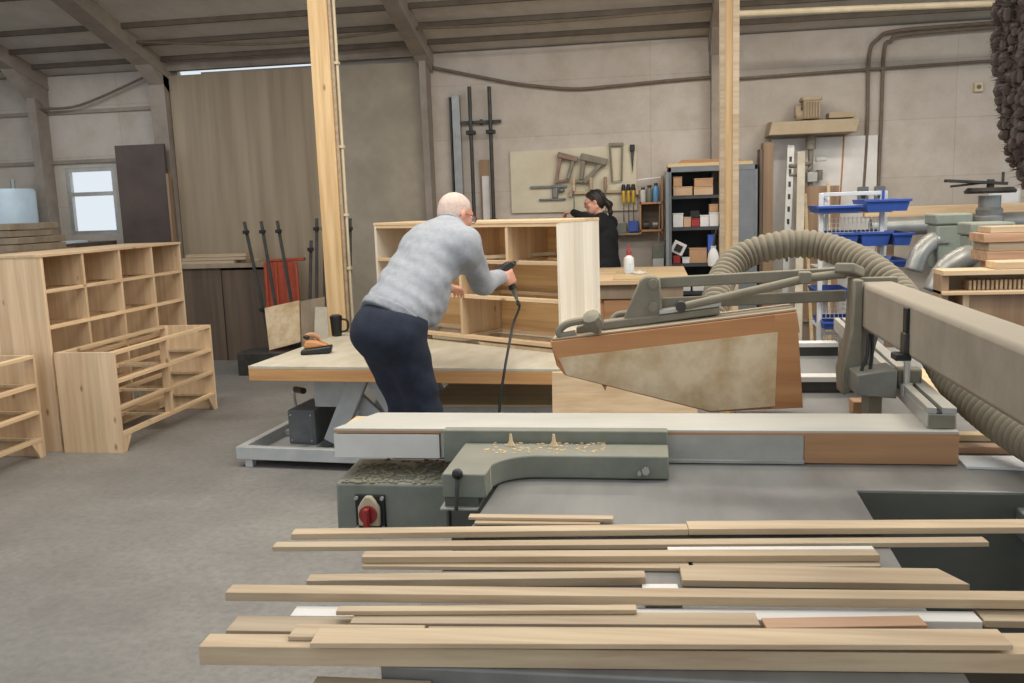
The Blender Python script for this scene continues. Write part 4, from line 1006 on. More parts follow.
m = MB(); m.prism([(-.305,gy+.01,1.131),(.416,gy+.01,1.2115),(.416,gy+.01,1.218),(-.305,gy+.01,1.1365)],(0,.14,0)); m.build('lid_strip','tan',t,.001)
MB().prism([(-.155,gy+.003,.994),(-.14,gy+.003,.99),(-.145,gy+.003,.975)],(0,.02,0)).build('hook','brownwood',t)
ay = 2.76
m = MB(); m.prism([(-.235,ay,1.142),(.20,ay,1.198),(.20,ay,1.222),(.03,ay,1.200),(-.10,ay,1.188),(-.20,ay,1.176),(-.235,ay,1.165)],(0,.05,0)); m.build('cast_foot','castdust',t,.005)
m = MB(); m.prism([(.02,ay-.004,1.201),(.205,ay-.004,1.2235),(.205,ay-.004,1.238),(.02,ay-.004,1.214)],(0,.05,0)); m.build('alu_strip','alu',t,.002)
m = MB(); m.prism([(-.092,ay+.004,1.18),(.03,ay+.004,1.196),(.024,ay+.004,1.305),(.012,ay+.004,1.318),(-.02,ay+.004,1.318),(-.038,ay+.004,1.306)],(0,.042,0)); pv = m.build('pivot_plate','castdust',t,.006)
for z in (1.295,1.225): MB().cyl((.002,ay-.010,z),(.002,ay+.006,z),.014,n=14).build('bolt','castdust',pv)
m = MB(); m.bar((.0,ay+.06,1.292),(.575,ay+.06,1.312),.02,.034); m.build('link_arm','castdust',t,.004)
m = MB(); m.bar((.0,ay+.06,1.228),(.575,ay+.06,1.243),.02,.034); m.build('link_arm','castdust',t,.004)
sr = MB().tube([(.10,ay,1.226),(.22,ay,1.252),(.46,ay+.01,1.303),(.56,ay+.02,1.312)],.013,12).build('spring_rod','castdust',t)
MB().cyl((.085,ay-.012,1.224),(.085,ay+.03,1.224),.016,n=14).build('rod_eye','darkmetal',sr); B(.43,.465,ay-.008,ay+.028,1.286,1.322).build('rod_collar','castdust',sr,.004)
kb = MB().lathe([(.012,0),(.012,.02),(.028,.026),(.032,.045),(.027,.07),(.01,.076)],(0,0,0),10).build('clamp_knob','castdust',t,shift=(0,0,0))
kb.location = V((-.165,2.72,1.155)) - V(t['_o']); kb.rotation_euler = (math.radians(35),math.radians(-18),0)
MB().tube(smooth_path([(-.235,2.74,1.148),(-.277,2.73,1.143),(-.283,2.73,1.160),(-.255,2.735,1.181),(-.19,2.75,1.19)]),.012,10).build('handle_loop','castdust',t)
MB().tube(smooth_path([(-.13,2.82,1.17),(-.11,2.83,1.193),(-.06,2.83,1.196),(-.03,2.82,1.185)]),.010,10).build('handle_loop','castdust',t)
m = MB().bar((.555,ay-.01,1.333),(.60,ay+.06,1.312),.06,.03); m.build('link_block','castdust',t,.006)

# overhead beam
t = thing('overhead_beam','thick dusty square beam running from the guard arms past the camera','beam',(.65,2.7,.88))
m = MB(); m.box(.60,.705,.35,2.78,1.155,1.288); m.build('beam_tube','beamdust',t,.012)
B(.592,.715,2.78,2.80,1.13,1.30).build('end_plate','castdust',t,.004)
m = MB(); m.prism([(.575,2.70,1.30),(.60,2.70,1.30),(.60,2.70,.99),(.55,2.70,.96),(.545,2.70,1.03),(.57,2.70,1.15)],(0,.10,0)); m.build('hanger_plate','castdust',t,.005)
m = MB(); m.prism([(.60,2.72,1.16),(.655,2.72,1.16),(.625,2.72,1.02),(.60,2.72,1.0)],(0,.03,0)); m.build('hanger_web','castdust',t,.004)
MB().tube(smooth_path([(.607,2.66,1.15),(.60,2.64,1.09),(.585,2.63,1.05),(.60,2.63,1.02),(.615,2.65,1.08),(.617,2.66,1.15)]),.005,8).build('control_cable','black',t)
m = MB(); m.hexa([(.562,2.58,.987),(.668,2.58,.978),(.668,2.70,.978),(.562,2.70,.987),(.562,2.58,1.045),(.668,2.58,1.06),(.668,2.70,1.06),(.562,2.70,1.045)]); m.build('carriage_box','greymetal',t,.003)
B(.672,.74,2.60,2.64,1.0,1.06).build('carriage_plate','castdust',t,.008)
B(.592,.604,2.225,2.255,1.20,1.275).build('slot_plate','black',t,.002)
B(.588,.602,2.222,2.258,1.165,1.215).build('clamp_bar','darkmetal',t,.003); B(.568,.605,2.215,2.262,1.150,1.166).build('clamp_foot','black',t,.003)
MB().cyl((.695,2.59,1.0),(.695,2.59,1.155),.009,n=10).build('adjusting_rod','alu',t); MB().cyl((.695,2.59,.985),(.695,2.59,1.02),.017,n=10).build('rod_nut','alu',t)
B(.60,.64,2.62,2.70,.881,.978).build('carriage_foot','castdust',t,.004)
# rip rail
t = thing('guide_rail','aluminium guide rail lying over the saw fence under the beam','rail',(.7,2.3,.966))
yaw = math.atan2(.10,1.65)
m = MB()
def rl(x0,x1,z0,z1,y0=0,y1=1.72): 
    c,s = math.cos(-yaw),math.sin(-yaw)
    pts=[]
    for z in (z0,z1):
        for x,y in ((x0,y0),(x1,y0),(x1,y1),(x0,y1)): pts.append((.668+x*c-y*s, 2.30+x*s+y*c, z))
    return pts
m.hexa(rl(0,.068,.966,1.002)); m.hexa(rl(0,.022,1.002,1.018)); m.hexa(rl(.034,.068,1.002,1.018)); m.build('rail_profile','alu',t,.0015)
MB().hexa(rl(.022,.034,1.0021,1.006)).build('rail_groove','darkmetal',t)
MB().hexa(rl(.004,.064,.969,1.0,-.003,-.0002)).build('end_cap','castdust',t,.001)
MB().hexa(rl(.01,.06,.881,.966,1.55,1.65)).build('rail_foot','galv',t); MB().hexa(rl(.01,.06,.881,.966,.9,.95)).build('rail_foot','galv',t)
# cross profiles
for y,x0,x1,l in ((3.12,.30,.70,'nearer pale cross profile on the saw table behind the guard'),(3.85,.40,.76,'farther pale cross profile on the saw table behind the guard')):
    t = thing('cross_profile',l,'profile',((x0+x1)/2,y,.88),'cross profiles on the saw table')
    B(x0,x1,y,y+.06,.881,.917).build('profile_body','darkmetal',t,.001); B(x0,x1,y-.004,y+.062,.9172,.935).build('profile_cap','melamine',t,.001)
m = MB(); m.hexa([(.84,3.05,.882),(.98,3.0,.882),(.98,3.5,.882),(.86,3.5,.882),(.82,3.05,.96),(.86,3.0,.895),(.94,3.5,.99),(.83,3.5,1.0)])
solo(B(.85,1.0,2.95,3.45,.881,.90),'timber_offcut','offcut','pale offcut board lying on the saw table right of the guide rail','offcut',(.9,3.2,.881),'offcuts on the saw table',.002); m.bm.free()
m = MB(); m.prism([(.36,3.28,.881),(.52,3.25,.881),(.50,3.45,.881),(.38,3.5,.881)],(0,0,.022)); solo(m,'timber_offcut','offcut','small pale offcut lying between the cross profiles behind the guard','offcut',(.45,3.35,.881),'offcuts on the saw table',.002)
solo(B(.60,.645,2.80,2.86,.881,.92),'wood_block','brownwood','small brown block under the carriage box','block',(.54,2.79,.881),bevel=.003)
solo(B(.74,.98,2.49,2.53,.881,.90),'side_strip','offcut','light lath right of the wooden fence, farther of two','lath',(.86,2.5,.881),'laths right of the fence',.002)
solo(B(.745,1.02,2.37,2.41,.881,.899),'side_strip','slatred','pinkish lath right of the wooden fence, nearer of two','lath',(.88,2.4,.881),'laths right of the fence',.002)
m = MB(); m.prism([(.745,2.24,.881),(.95,2.22,.881),(.90,2.335,.881),(.748,2.335,.881)],(0,0,.006)); solo(m,'white_sheet','white','small white sheet on the saw table right of the fence','sheet',(.85,2.28,.881))
m = MB(); m.prism([(.95,2.7,.881),(1.3,2.65,.881),(1.35,3.4,.881),(1.0,3.4,.881)],(0,0,.006)); solo(m,'white_sheet','melamine','large pale sheet on the saw table beneath the beam','sheet',(1.1,3,.881))
# pine board behind the guard
m = MB(); m.hexa([(-.53,4.58,0),(.22,4.50,0),(.22,4.53,0),(-.53,4.61,0),(-.53,4.66,.66),(.22,4.58,.66),(.22,4.61,.66),(-.53,4.69,.66)])
solo(m,'pine_board','pineX','wide pine board leaning against the lift table behind the saw guard','board',(-.15,4.6,0),bevel=.002)

# hose
hp = smooth_path([(.19,2.93,1.10),(.197,3.02,1.16),(.215,3.1,1.21),(.24,3.2,1.265),(.285,3.27,1.315),(.344,3.3,1.348),(.43,3.3,1.371),(.515,3.3,1.377),(.596,3.28,1.365),(.664,3.22,1.336),(.727,3.12,1.293),(.78,3.0,1.225),(.80,2.75,1.11),(.812,2.55,1.03),(.84,2.38,.985),(.88,2.2,.955),(.93,1.9,.945),(.97,1.4,.95),(1.0,.8,1.0)],10)
dist=[0]
for a,b in zip(hp,hp[1:]): dist.append(dist[-1]+(b-a).length)
tot=dist[-1]; NR=int(tot/.0058); fine=[]; j=0
for k in range(NR+1):
    s_=tot*k/NR
    while j < len(hp)-2 and dist[j+1] < s_: j+=1
    f_=(s_-dist[j])/max(dist[j+1]-dist[j],1e-6); fine.append(hp[j].lerp(hp[j+1],f_))
t = thing('dust_hose','thick dusty corrugated extraction hose arching over the guard arms','hose',(.19,2.95,1.07))
pat=[.044,.0495,.051,.0495]
MB().tube(fine,[pat[k%4] for k in range(len(fine))],22).build('hose_tube','hose',t)
MB().cyl((.19,2.90,1.07),(.192,2.95,1.12),.056).build('hose_cuff','castdust',t)

# shaggy bundle at the right edge
c=V((.507,1.10,1.695)); m = MB()
random.seed(11)
prof=[(.03,-.185),(.07,-.165),(.095,-.12),(.11,-.06),(.118,0),(.12,.06),(.115,.12),(.10,.2),(.09,.35)]
m.lathe(prof,tuple(c),28)
t = thing('shaggy_bundle','dark brown shaggy tufted bundle hanging at the right edge of the photo','bundle',tuple(c-V((0,0,.19))))
m.build('core','fuzz',t)
m = MB()
def radat(z):
    for (r0,z0),(r1,z1) in zip(prof,prof[1:]):
        if z0<=z<=z1: return r0+(r1-r0)*(z-z0)/(z1-z0)
    return .03
row=0; z=-.18
while z<.33:
    R=radat(z); nn=max(6,int(2*PI*R/.017))
    for k in range(nn*2):
        a=2*PI*(k+.5*(row%2))/(nn*2)+random.uniform(-.08,.08); q_=R+random.uniform(-.004,.007)
        m.ball((c.x+q_*math.cos(a),c.y+q_*math.sin(a),c.z+z+random.uniform(-.006,.006)),tuple(random.uniform(.0035,.0085) for _ in range(3)),8)
    for k in range(nn*6):
        a=2*PI*k/(nn*6)+random.uniform(-.1,.1)
        p=c+V((R*math.cos(a),R*math.sin(a),z+random.uniform(-.007,.007)))
        d=V((math.cos(a)+random.gauss(0,.8),math.sin(a)+random.gauss(0,.8),random.gauss(-.15,.9))).normalized()
        u=d.orthogonal().normalized(); w_=d.cross(u); L_=random.uniform(.006,.017); r_=.0016
        vs=[p-d*.004+u*r_,p-d*.004+w_*r_,p-d*.004-u*r_-w_*r_*.3]
        e=p+d*L_+u*random.gauss(0,.003)
        m.poly([tuple(v) for v in vs]+[tuple(e)],[(0,1,3),(1,2,3),(2,0,3)])
    z+=.0115; row+=1
o=m.build('tufts','fuzz',t); o['kind']='stuff'
MB().cyl(c+V((0,0,.35)),c+V((0,0,rz(3.4)-c.z-.1)),.012).build('hanging_cord','cable',t)

# ================================================================== LOOSE BATTENS ON THE SAW
def batten(x0,y0,x1,y1,w,z0,z1,mat,label,skew=0):
    a=V((x0,y0,0)); b=V((x1,y1,0)); d=(b-a).normalized(); nrm=V((-d.y,d.x,0))*w
    q=[a,b,b+nrm-d*skew,a+nrm]
    m=MB(); m.hexa([(p.x,p.y,z0) for p in q]+[(p.x,p.y,z1) for p in q])
    ang = 0
    solo(m,'wood_batten',mat,label,'batten',((x0+x1)/2,(y0+y1)/2,z0),'loose battens piled on the saw table',.0012)
batten(-.377,1.786,-.112,1.796,.021,.881,.8862,'slat','lower one of two short sticks at the back of the batten pile')
batten(-.393,1.802,-.086,1.808,.022,.8864,.893,'slat','upper one of two short sticks at the back of the batten pile')
batten(-.734,1.663,.066,1.741,.032,.887,.8995,'slat','long batten at the back of the pile, left of the joint')
batten(.0665,1.741,.80,1.797,.046,.887,.900,'slat','back batten running out of the photo on the right')
batten(-.754,1.615,.622,1.732,.029,.8806,.8903,'slat','batten in the second row from the back with a squared right end')
batten(-.543,1.541,.062,1.575,.033,.8806,.888,'slat','lower one of two stacked battens in the third row from the back')
batten(.07,1.575,.40,1.61,.034,.8806,.888,'slat2','lower batten on the right in the third row from the back')
batten(-.548,1.552,.401,1.627,.030,.8884,.901,'slat','upper one of two stacked battens in the third row from the back')
batten(.024,1.630,.40,1.660,.016,.8806,.8995,'melamine','white topped strip behind the third row on the right')
batten(-.617,1.449,-.016,1.509,.030,.8806,.8965,'slat2','shorter grey-brown batten in the middle of the pile, left of the white gap')
batten(-.017,1.425,.045,1.43,.085,.8806,.884,'melamine','whitish flat piece showing in the gap in the middle of the pile')
batten(.046,1.510,.522,1.529,.066,.8806,.893,'slat','wide batten with a slanted right end in the middle of the pile',.03)
batten(-.725,1.357,.640,1.434,.034,.8965,.912,'slat','longest middle batten crossing the pile and leaving the photo on the right')
batten(-.594,1.319,.495,1.388,.036,.8806,.8935,'melamine','long white coated batten mostly covered by its neighbours')
batten(.50,1.395,.75,1.405,.05,.8806,.892,'slat2','batten end at the right edge beyond the white coated batten')
batten(-.507,1.300,-.029,1.344,.020,.906,.9135,'slat','thin light stick lying on the browner batten left of centre')
batten(-.477,1.278,.157,1.325,.042,.8938,.9055,'slat2','browner batten under the thin light stick')
batten(.165,1.316,.403,1.345,.034,.8938,.905,'slatred','dull brown batten end right of the browner batten')
batten(-.677,1.259,-.480,1.270,.052,.8806,.894,'slat2','short wide board end at the left behind the front batten')
batten(.40,1.29,.75,1.32,.055,.8806,.893,'slat','pale board at the right behind the front batten')
batten(-.678,1.175,.60,1.264,.042,.8806,.910,'slat','thick front batten nearest the camera, sticking out furthest left')
batten(-.548,1.204,-.346,1.217,.042,.9103,.917,'slat','thin board peeping out left under the top front batten')
batten(-.34,1.218,.45,1.276,.038,.9103,.917,'slat2','thin board hidden between the two front battens')
batten(-.500,1.171,.487,1.251,.049,.9173,.9255,'slat','top front batten ending before the right edge of the photo')
batten(-.5,1.143,-.325,1.146,.05,.8355,.862,'slat2','short batten end at the very bottom left of the pile')
batten(.385,1.143,.60,1.146,.05,.8355,.866,'slatred','reddish batten end at the bottom right corner of the pile')

# ================================================================== PEOPLE
def A3(v): return np.array(v, float)
def unit(v): v=A3(v); return v/np.linalg.norm(v)
def head(bd, c, fd, ud, s=1.0):
    c=A3(c); fd=unit(fd); ud=A3(ud)-fd*np.dot(ud,fd); ud=unit(ud); sd=np.cross(fd,ud)      # sd = the person's right
    ax=[sd,fd,ud]; L=lambda r,f_,u: c+(sd*r+fd*f_+ud*u)*s
    bd.ell(L(0,-.012,.03),A3((.076,.098,.088))*s,.02,ax).ell(L(0,.03,-.035),A3((.060,.066,.075))*s,.04,ax)
    bd.ell(L(0,.055,-.085),A3((.036,.034,.028))*s,.03,ax)                                   # chin
    for q in (-1,1): bd.cone(L(q*.055,-.01,-.05),L(q*.028,.06,-.085),.022*s,.018*s,.025)     # jaw
    for q in (-1,1): bd.ell(L(q*.045,.062,-.018),A3((.022,.018,.02))*s,.02,ax)              # cheeks
    bd.cone(L(0,.088,.022),L(0,.108,-.018),.009*s,.013*s,.014)                              # nose
    for q in (-1,1): bd.ell(L(q*.011,.098,-.022),A3((.008,.010,.007))*s,.008,ax)
    bd.cone(L(-.03,.084,.034),L(.03,.084,.034),.009*s,.009*s,.014)                          # brow
    bd.cone(L(-.018,.088,-.049),L(.018,.088,-.049),.006*s,.006*s,.006).cone(L(-.016,.086,-.060),L(.016,.086,-.060),.007*s,.007*s,.006)  # lips
    for q in (-1,1):
        bd.ell(L(q*.078,-.008,0),A3((.010,.019,.032))*s,.008,ax).ell(L(q*.080,-.012,.006),A3((.012,.012,.022))*s,.006,ax)
    return L,ax,fd,ud,sd
def eyes(L,fd,parent,s=1.0):
    for q in (-1,1):
        e=MB().ball(tuple(L(q*.031,.078,.012)),.0125*s,12).build('eye','eye',parent)
        MB().ball(tuple(L(q*.031,.0885,.012)),.0045*s,8).build('pupil','black',e)
def glasses(L,parent,mat):
    g=MB()
    for q in (-1,1):
        pts=[tuple(L(q*(.034+.027*math.cos(a)),.107-.006*abs(math.cos(a)),.008+.021*math.sin(a))) for a in [2*PI*i/18 for i in range(18)]]
        g.tube(pts,.0024,6,True)
        g.tube([tuple(L(q*.061,.102,.014)),tuple(L(q*.078,.06,.016)),tuple(L(q*.083,-.005,.014)),tuple(L(q*.083,-.03,-.006))],.0024,6)
    g.tube([tuple(L(-.008,.108,.014)),tuple(L(0,.112,.017)),tuple(L(.008,.108,.014))],.0022,6)
    o=g.build('glasses',mat,parent)
    for q in (-1,1):
        l=MB(); pts=[tuple(L(q*(.034+.026*math.cos(a)),.106-.006*abs(math.cos(a)),.008+.020*math.sin(a))) for a in [2*PI*i/18 for i in range(18)]]
        l.poly(pts,[tuple(range(18))]); l.build('lens','lens',o)
def chain(bd, pts, rs, k=.012):
    for i in range(len(pts)-1): bd.cone(pts[i],pts[i+1],rs[i],rs[i+1],k)

# ---- the man
fw=A3((.545,.839,0)); rr=A3((.839,-.545,0)); up_=A3((0,0,1))
man=thing('person','bald man in grey sweatshirt and dark jeans bending over the chest with a corded drill','person',(-1.27,4.58,0))
hip=A3((-1.345,4.445,.955)); chest=A3((-1.155,4.735,1.315)); neck0=A3((-1.09,4.80,1.425)); hc=A3((-1.062,4.875,1.498))
shR=A3((-.975,4.655,1.345)); shL=A3((-1.265,4.875,1.335))
elR=A3((-.935,4.93,1.115)); wrR=A3((-.865,5.165,1.135))
elL=A3((-1.335,5.12,1.12)); wrL=A3((-1.225,5.34,1.06))
hjR=hip+rr*.095+A3((0,0,-.03)); hjL=hip-rr*.095+A3((0,0,-.03))
knR=A3((-1.200,4.54,.49)); knL=A3((-1.325,4.61,.50)); anR=A3((-1.165,4.53,.09)); anL=A3((-1.34,4.64,.09))
sq=(rr,1.38)
bd=Body()
bd.cone(hip+A3((.02,.03,.03)),chest,.095,.12,.05,sq).cone(hip+A3((0,0,-.02)),hip+A3((.03,.03,.05)),.10,.095,.05,sq)
bd.cone(shL,shR,.06,.06,.07).cone(chest,neck0,.10,.06,.06,sq).cone(neck0,hc+A3((-.02,-.03,-.03)),.058,.055,.03)
for a,b,c_ in ((hjR,knR,anR),(hjL,knL,anL)):
    bd.cone(a,b,.092,.06,.05).cone(b,c_,.058,.04,.03)
    bd.cone(c_+A3((-.03*fw[0],-.03*fw[1],-.045)),c_+fw*.15+A3((0,0,-.055)),.034,.028,.03)
bd.cone(shR,elR,.056,.044,.05).cone(elR,wrR,.043,.03,.025)
bd.cone(shL,elL,.056,.044,.05).cone(elL,wrL,.043,.03,.025)
# right hand closed round the drill grip
g=unit((.30,.16,-.94)); gc=A3((-.835,5.215,1.125)); fo=fw-g*np.dot(fw,g); fo=unit(fo); rs=np.cross(fo,-g); rs=unit(rs)
if np.dot(rs,rr)<0: rs=-rs
pc=gc-fo*.022+rs*.026
bd.cone(wrR,gc-fo*.045+rs*.02,.028,.026,.02)
for d_ in (-.03,-.01,.01,.03): bd.cone(gc-fo*.045+rs*.018+g*d_*.8,gc+rs*.036+g*d_,.017,.013,.012)
for j,(d_,lm) in enumerate(((-.032,1.0),(-.011,1.06),(.010,1.0),(.030,.86))):
    P=[gc+g*d_+(fo*math.sin(a)+rs*math.cos(a))*.031 for a in [math.radians(x) for x in (5,50,95*lm,150*lm,195*lm)]]
    chain(bd,P,(.0105,.0102,.0098,.009,.008),.004)
chain(bd,[gc-fo*.04-g*.022,gc-fo*.02-rs*.026-g*.028,gc+fo*.012-rs*.034-g*.03,gc+fo*.035-rs*.03-g*.028],(.015,.0125,.011,.009),.006)
# left hand laid on the work, fingers bent
hd=unit((.25,.93,-.12)); sdn=unit(np.cross(hd,up_)); 
pl_=wrL+hd*.055
for q in (-.028,-.009,.010,.028): bd.cone(wrL+hd*.015+sdn*q*.5,wrL+hd*.085+sdn*q,.017,.0125,.012)
for q,L_ in ((-.030,.060),(-.010,.072),(.010,.076),(.030,.068)):
    a0=wrL+hd*.085+sdn*q; a1=a0+hd*L_*.45+up_*-.012; a2=a1+hd*L_*.28-up_*.022; a3=a2+hd*L_*.06-up_*.022
    chain(bd,[a0,a1,a2,a3],(.0105,.0098,.009,.008),.004)
chain(bd,[wrL+hd*.02+sdn*.02,wrL+hd*.05+sdn*.05-up_*.008,wrL+hd*.085+sdn*.058-up_*.018],(.016,.012,.009),.008)
fdm=(.62,.72,-.32); 
L_m,ax,fd,ud,sd=head(bd,hc,fdm,(0.2,.15,.95))
body=bd.build('body','skin',man,.0062,it=2)
eyes(L_m,fd,man); glasses(L_m,man,'red')
hb=Body(); hb.ell(L_m(0,-.0145,.0315),A3((.0772,.0995,.0895)),.0,ax).ell(L_m(0,-.035,-.01),A3((.072,.068,.06)),.02,ax)
hb.plane(L_m(0,.035,.05),fd*.8+ud*-.6+A3((0,0,0))) ; hb.plane(L_m(0,0,-.045),-ud)
hb.build('hair','whitehair',man,.005,it=2)
# jeans
def fold(f1,f2,amp,dirn):
    d=unit(dirn)
    def w_(P): 
        u=P@d; v=P@unit((.3,.8,.2)); x=P@unit((.9,-.3,.3))
        return amp*(np.sin(u*f1+2.2*np.sin(v*9+x*5))*np.cos(v*f2+1.3*np.sin(x*14)))
    return w_
tor=unit(chest-hip); hm=unit((.46,.50,.73))
jb=Body()
jb.cone(hip+A3((0,0,-.02)),hip+tor*.14-A3((0,0,.02)),.138,.122,.06,(rr,1.38))
jb.ell(hip-fw*.04+A3((0,0,-.05)),A3((.165,.125,.15)),.06,[rr,fw,up_])
for a,b,c_ in ((hjR,knR,anR),(hjL,knL,anL)):
    jb.cone(a,b,.122,.090,.07).cone(b,c_+A3((0,0,.01)),.089,.074,.03)
jb.plane(hip+hm*.16,hm)
jb.plane((0,0,.055),(0,0,-1))
fj1=fold(38,17,.006,(.25,.1,1)); fj2=fold(85,25,.003,(.5,.2,.8))
foldJ=lambda P:fj1(P)+fj2(P)*np.clip((.95-P[...,2])*2,.2,1)
je=jb.build('jeans','jeans',man,.0095,foldJ,1)
for sgn,w_ in ((1,.12),(-1,.12)):                       # back pocket outlines
    pass
# sweatshirt
f1_=fold(34,13,.006,(.4,-.2,.9)); f2_=fold(75,22,.004,(.5,.3,.8))
def foldB(P):
    arm=np.exp(-np.sum((P-A3((-1.0,4.70,1.22)))**2,-1)/.02); low=np.exp(-np.sum((P-(hip+hm*.09))**2,-1)/.05)
    return f1_(P)*(.6+.8*low)+f2_(P)*(.35+1.6*arm+.9*low)
sb_=Body()
sb_.cone(hip+tor*.05,chest,.157,.150,.06,(rr,1.34)).cone(chest,neck0,.135,.078,.07,sq)
sb_.ell(hip+tor*.20+fw*.085-A3((0,0,.06)),A3((.16,.13,.13)),.07,[rr,fw,up_])
sb_.cone(shL,shR,.082,.082,.08)
sb_.cone(shR,elR,.080,.064,.06).cone(elR,wrR-(wrR-elR)*.13,.063,.044,.03)
sb_.cone(shL,elL,.080,.064,.06).cone(elL,wrL-(wrL-elL)*.13,.063,.044,.03)
sb_.plane(hip+hm*.03,-hm)
nk=unit(hc-neck0+A3((0,0,.03))); sb_.plane(neck0+nk*.055,nk)
sb_.build('sweatshirt','sweat',man,.0095,foldB,1)
hr=Body()
for q in sb_.pr:
    t_,a_,b_,c_,d_,k_,sq_=q
    hr.pr.append((t_,a_,b_+.004 if t_=='e' else b_,c_ if t_=='e' else c_+.004,d_ if t_=='e' else d_+.004,k_,sq_))
hr.plane(hip+hm*.075,hm); hr.plane(hip+hm*.024,-hm)
hr.build('hem_band','rib',man,.0095,foldB,1)
for nm,e,w_ in (('cuff',elR,wrR),('cuff',elL,wrL)):
    d_=unit(w_-e); MB().tube([tuple(w_-d_*.075),tuple(w_-d_*.065),tuple(w_-d_*.02),tuple(w_-d_*.012)],[.043,.046,.041,.037],20).build(nm,'rib',man)
cp=neck0+nk*.050; e1=unit(np.cross(nk,rr)); e2=np.cross(nk,e1)
MB().tube([tuple(cp+(e1*math.cos(a)*.062+e2*math.sin(a)*.066)) for a in [2*PI*i/24 for i in range(24)]],.010,8,True).build('collar','rib',man)
for c_ in (anR,anL):
    s_=Body(); s_.cone(c_+A3((0,0,-.02))-fw*.03,c_+fw*.15+A3((0,0,-.045)),.052,.042,.03); s_.cone(c_-fw*.03+A3((0,0,-.04)),c_+A3((0,0,.02)),.05,.05,.03); s_.plane((0,0,.0),(0,0,-1))
    s_.build('shoe','shoe',man,.009)
# corded drill
dr=thing('power_drill','black corded drill held in the bald man\'s right hand','drill',tuple(gc))
top=gc-g*.055; 
MB().bar(tuple(top-fo*.07),tuple(top+fo*.05),.05,.055,tuple(-g)).build('motor_housing','black',dr,.012)
MB().tube([tuple(top+fo*.05),tuple(top+fo*.075),tuple(top+fo*.10)],[.024,.020,.012],14).build('chuck','darkmetal',dr); MB().cyl(tuple(top+fo*.10),tuple(top+fo*.15),.004,n=8).build('bit','steel',dr)
MB().tube([tuple(gc-g*.04),tuple(gc),tuple(gc+g*.05),tuple(gc+g*.075)],[.021,.020,.021,.025],14).build('grip','black',dr)
MB().tube([tuple(gc+g*.075),tuple(gc+g*.12),tuple(gc+g*.15)],[.017,.011,.008],12).build('strain_relief','steel',dr)
e_=gc+g*.15
MB().tube(smooth_path([tuple(e_),tuple(e_+A3((.012,0,-.04))),(-.786,5.02,.867),(-.797,4.885,.746),(-.804,4.79,.655),(-.83,4.73,.448),(-.83,4.66,.15),(-.81,4.56,.03),(-.75,4.45,.012),(-.6,4.4,.012)]),.0075,8).build('cord','black',dr)
MB().ball(tuple(e_+A3((.006,0,-.02))),.013,10).build('cord_connector','darkmetal',dr)

# ---- the woman
wo=thing('person','woman with dark ponytail and red glasses in a black top behind the workbench','person',(-.5,9.15,0))
fw=A3((-.93,.36,0)); rr=A3((.36,.93,0)); 
hc=A3((-.565,9.13,1.535)); neck0=A3((-.505,9.14,1.38)); chest=A3((-.475,9.15,1.22)); hip=A3((-.455,9.15,.92))
shR=chest+rr*.15+A3((0,0,.10)); shL=chest-rr*.15+A3((0,0,.10))
elL=A3((-.66,9.05,1.385)); wrL=A3((-.79,9.22,1.445)); elR=A3((-.65,9.33,1.16)); wrR=A3((-.85,9.36,1.22))
bd=Body(); sq=(rr,1.35)
bd.cone(hip,chest,.105,.10,.05,sq).cone(chest,neck0,.09,.045,.06,sq).cone(shL,shR,.05,.05,.06).cone(neck0,hc+A3((.01,0,-.05)),.046,.045,.03)
for s_ in (-1,1):
    a=hip+rr*s_*.085-A3((0,0,.03)); b=A3((a[0],a[1],.48)); c_=A3((a[0],a[1],.08))
    bd.cone(a,b,.085,.052,.04).cone(b,c_,.052,.036,.03).cone(c_-A3((0,0,.04)),c_+fw*.14-A3((0,0,.05)),.032,.026,.02)
for sh_,el,wr in ((shR,elR,wrR),(shL,elL,wrL)):
    bd.cone(sh_,el,.046,.036,.04).cone(el,wr,.035,.024,.02)
    hd=unit(wr-el+A3((-.1,0,-.08))); sdn=unit(np.cross(hd,up_))
    for q in (-.022,-.007,.008,.022): bd.cone(wr+sdn*q*.5,wr+hd*.07+sdn*q,.015,.011,.01)
    for q,Lf in ((-.026,.052),(-.009,.064),(.008,.068),(.025,.060)):
        a0=wr+hd*.07+sdn*q; a1=a0+hd*Lf*.5-up_*.006; a2=a1+hd*Lf*.3-up_*.018; a3=a2-up_*.018
        chain(bd,[a0,a1,a2,a3],(.009,.0085,.008,.007),.004)
    chain(bd,[wr+hd*.015+sdn*.014,wr+hd*.04+sdn*.04,wr+hd*.072+sdn*.047-up_*.01],(.013,.010,.008),.006)
L_w,ax,fd,ud,sd=head(bd,hc,(-.95,-.10,-.25),(-.2,0,1),.93)
bd.build('body','skin2',wo,.007,it=2)
eyes(L_w,fd,wo,.93); glasses(L_w,wo,'red')
hb=Body(); hb.ell(L_w(0,-.018,.040),A3((.080,.102,.090)),.02,ax).ell(L_w(0,-.055,-.005),A3((.070,.060,.075)),.03,ax)
hb.plane(L_w(0,.050,.055),fd*.85-ud*.52)
hb.ell(L_w(0,-.105,-.005),A3((.03,.03,.03)),.01,ax)
hb.cone(L_w(0,-.12,-.01),L_w(0,-.145,-.07),.026,.032,.02).cone(L_w(0,-.145,-.07),L_w(0,-.135,-.15),.032,.022,.02).cone(L_w(0,-.135,-.15),L_w(0,-.12,-.21),.022,.008,.02)
hb.build('hair','darkhair',wo,.007,lambda P:.004*np.sin(P[...,2]*55+P[...,0]*90+P[...,1]*70),1)
tb=Body(); tb.cone(hip+A3((0,0,-.06)),chest,.13,.122,.05,sq).cone(chest,neck0,.115,.062,.06,sq).cone(shL,shR,.066,.066,.06)
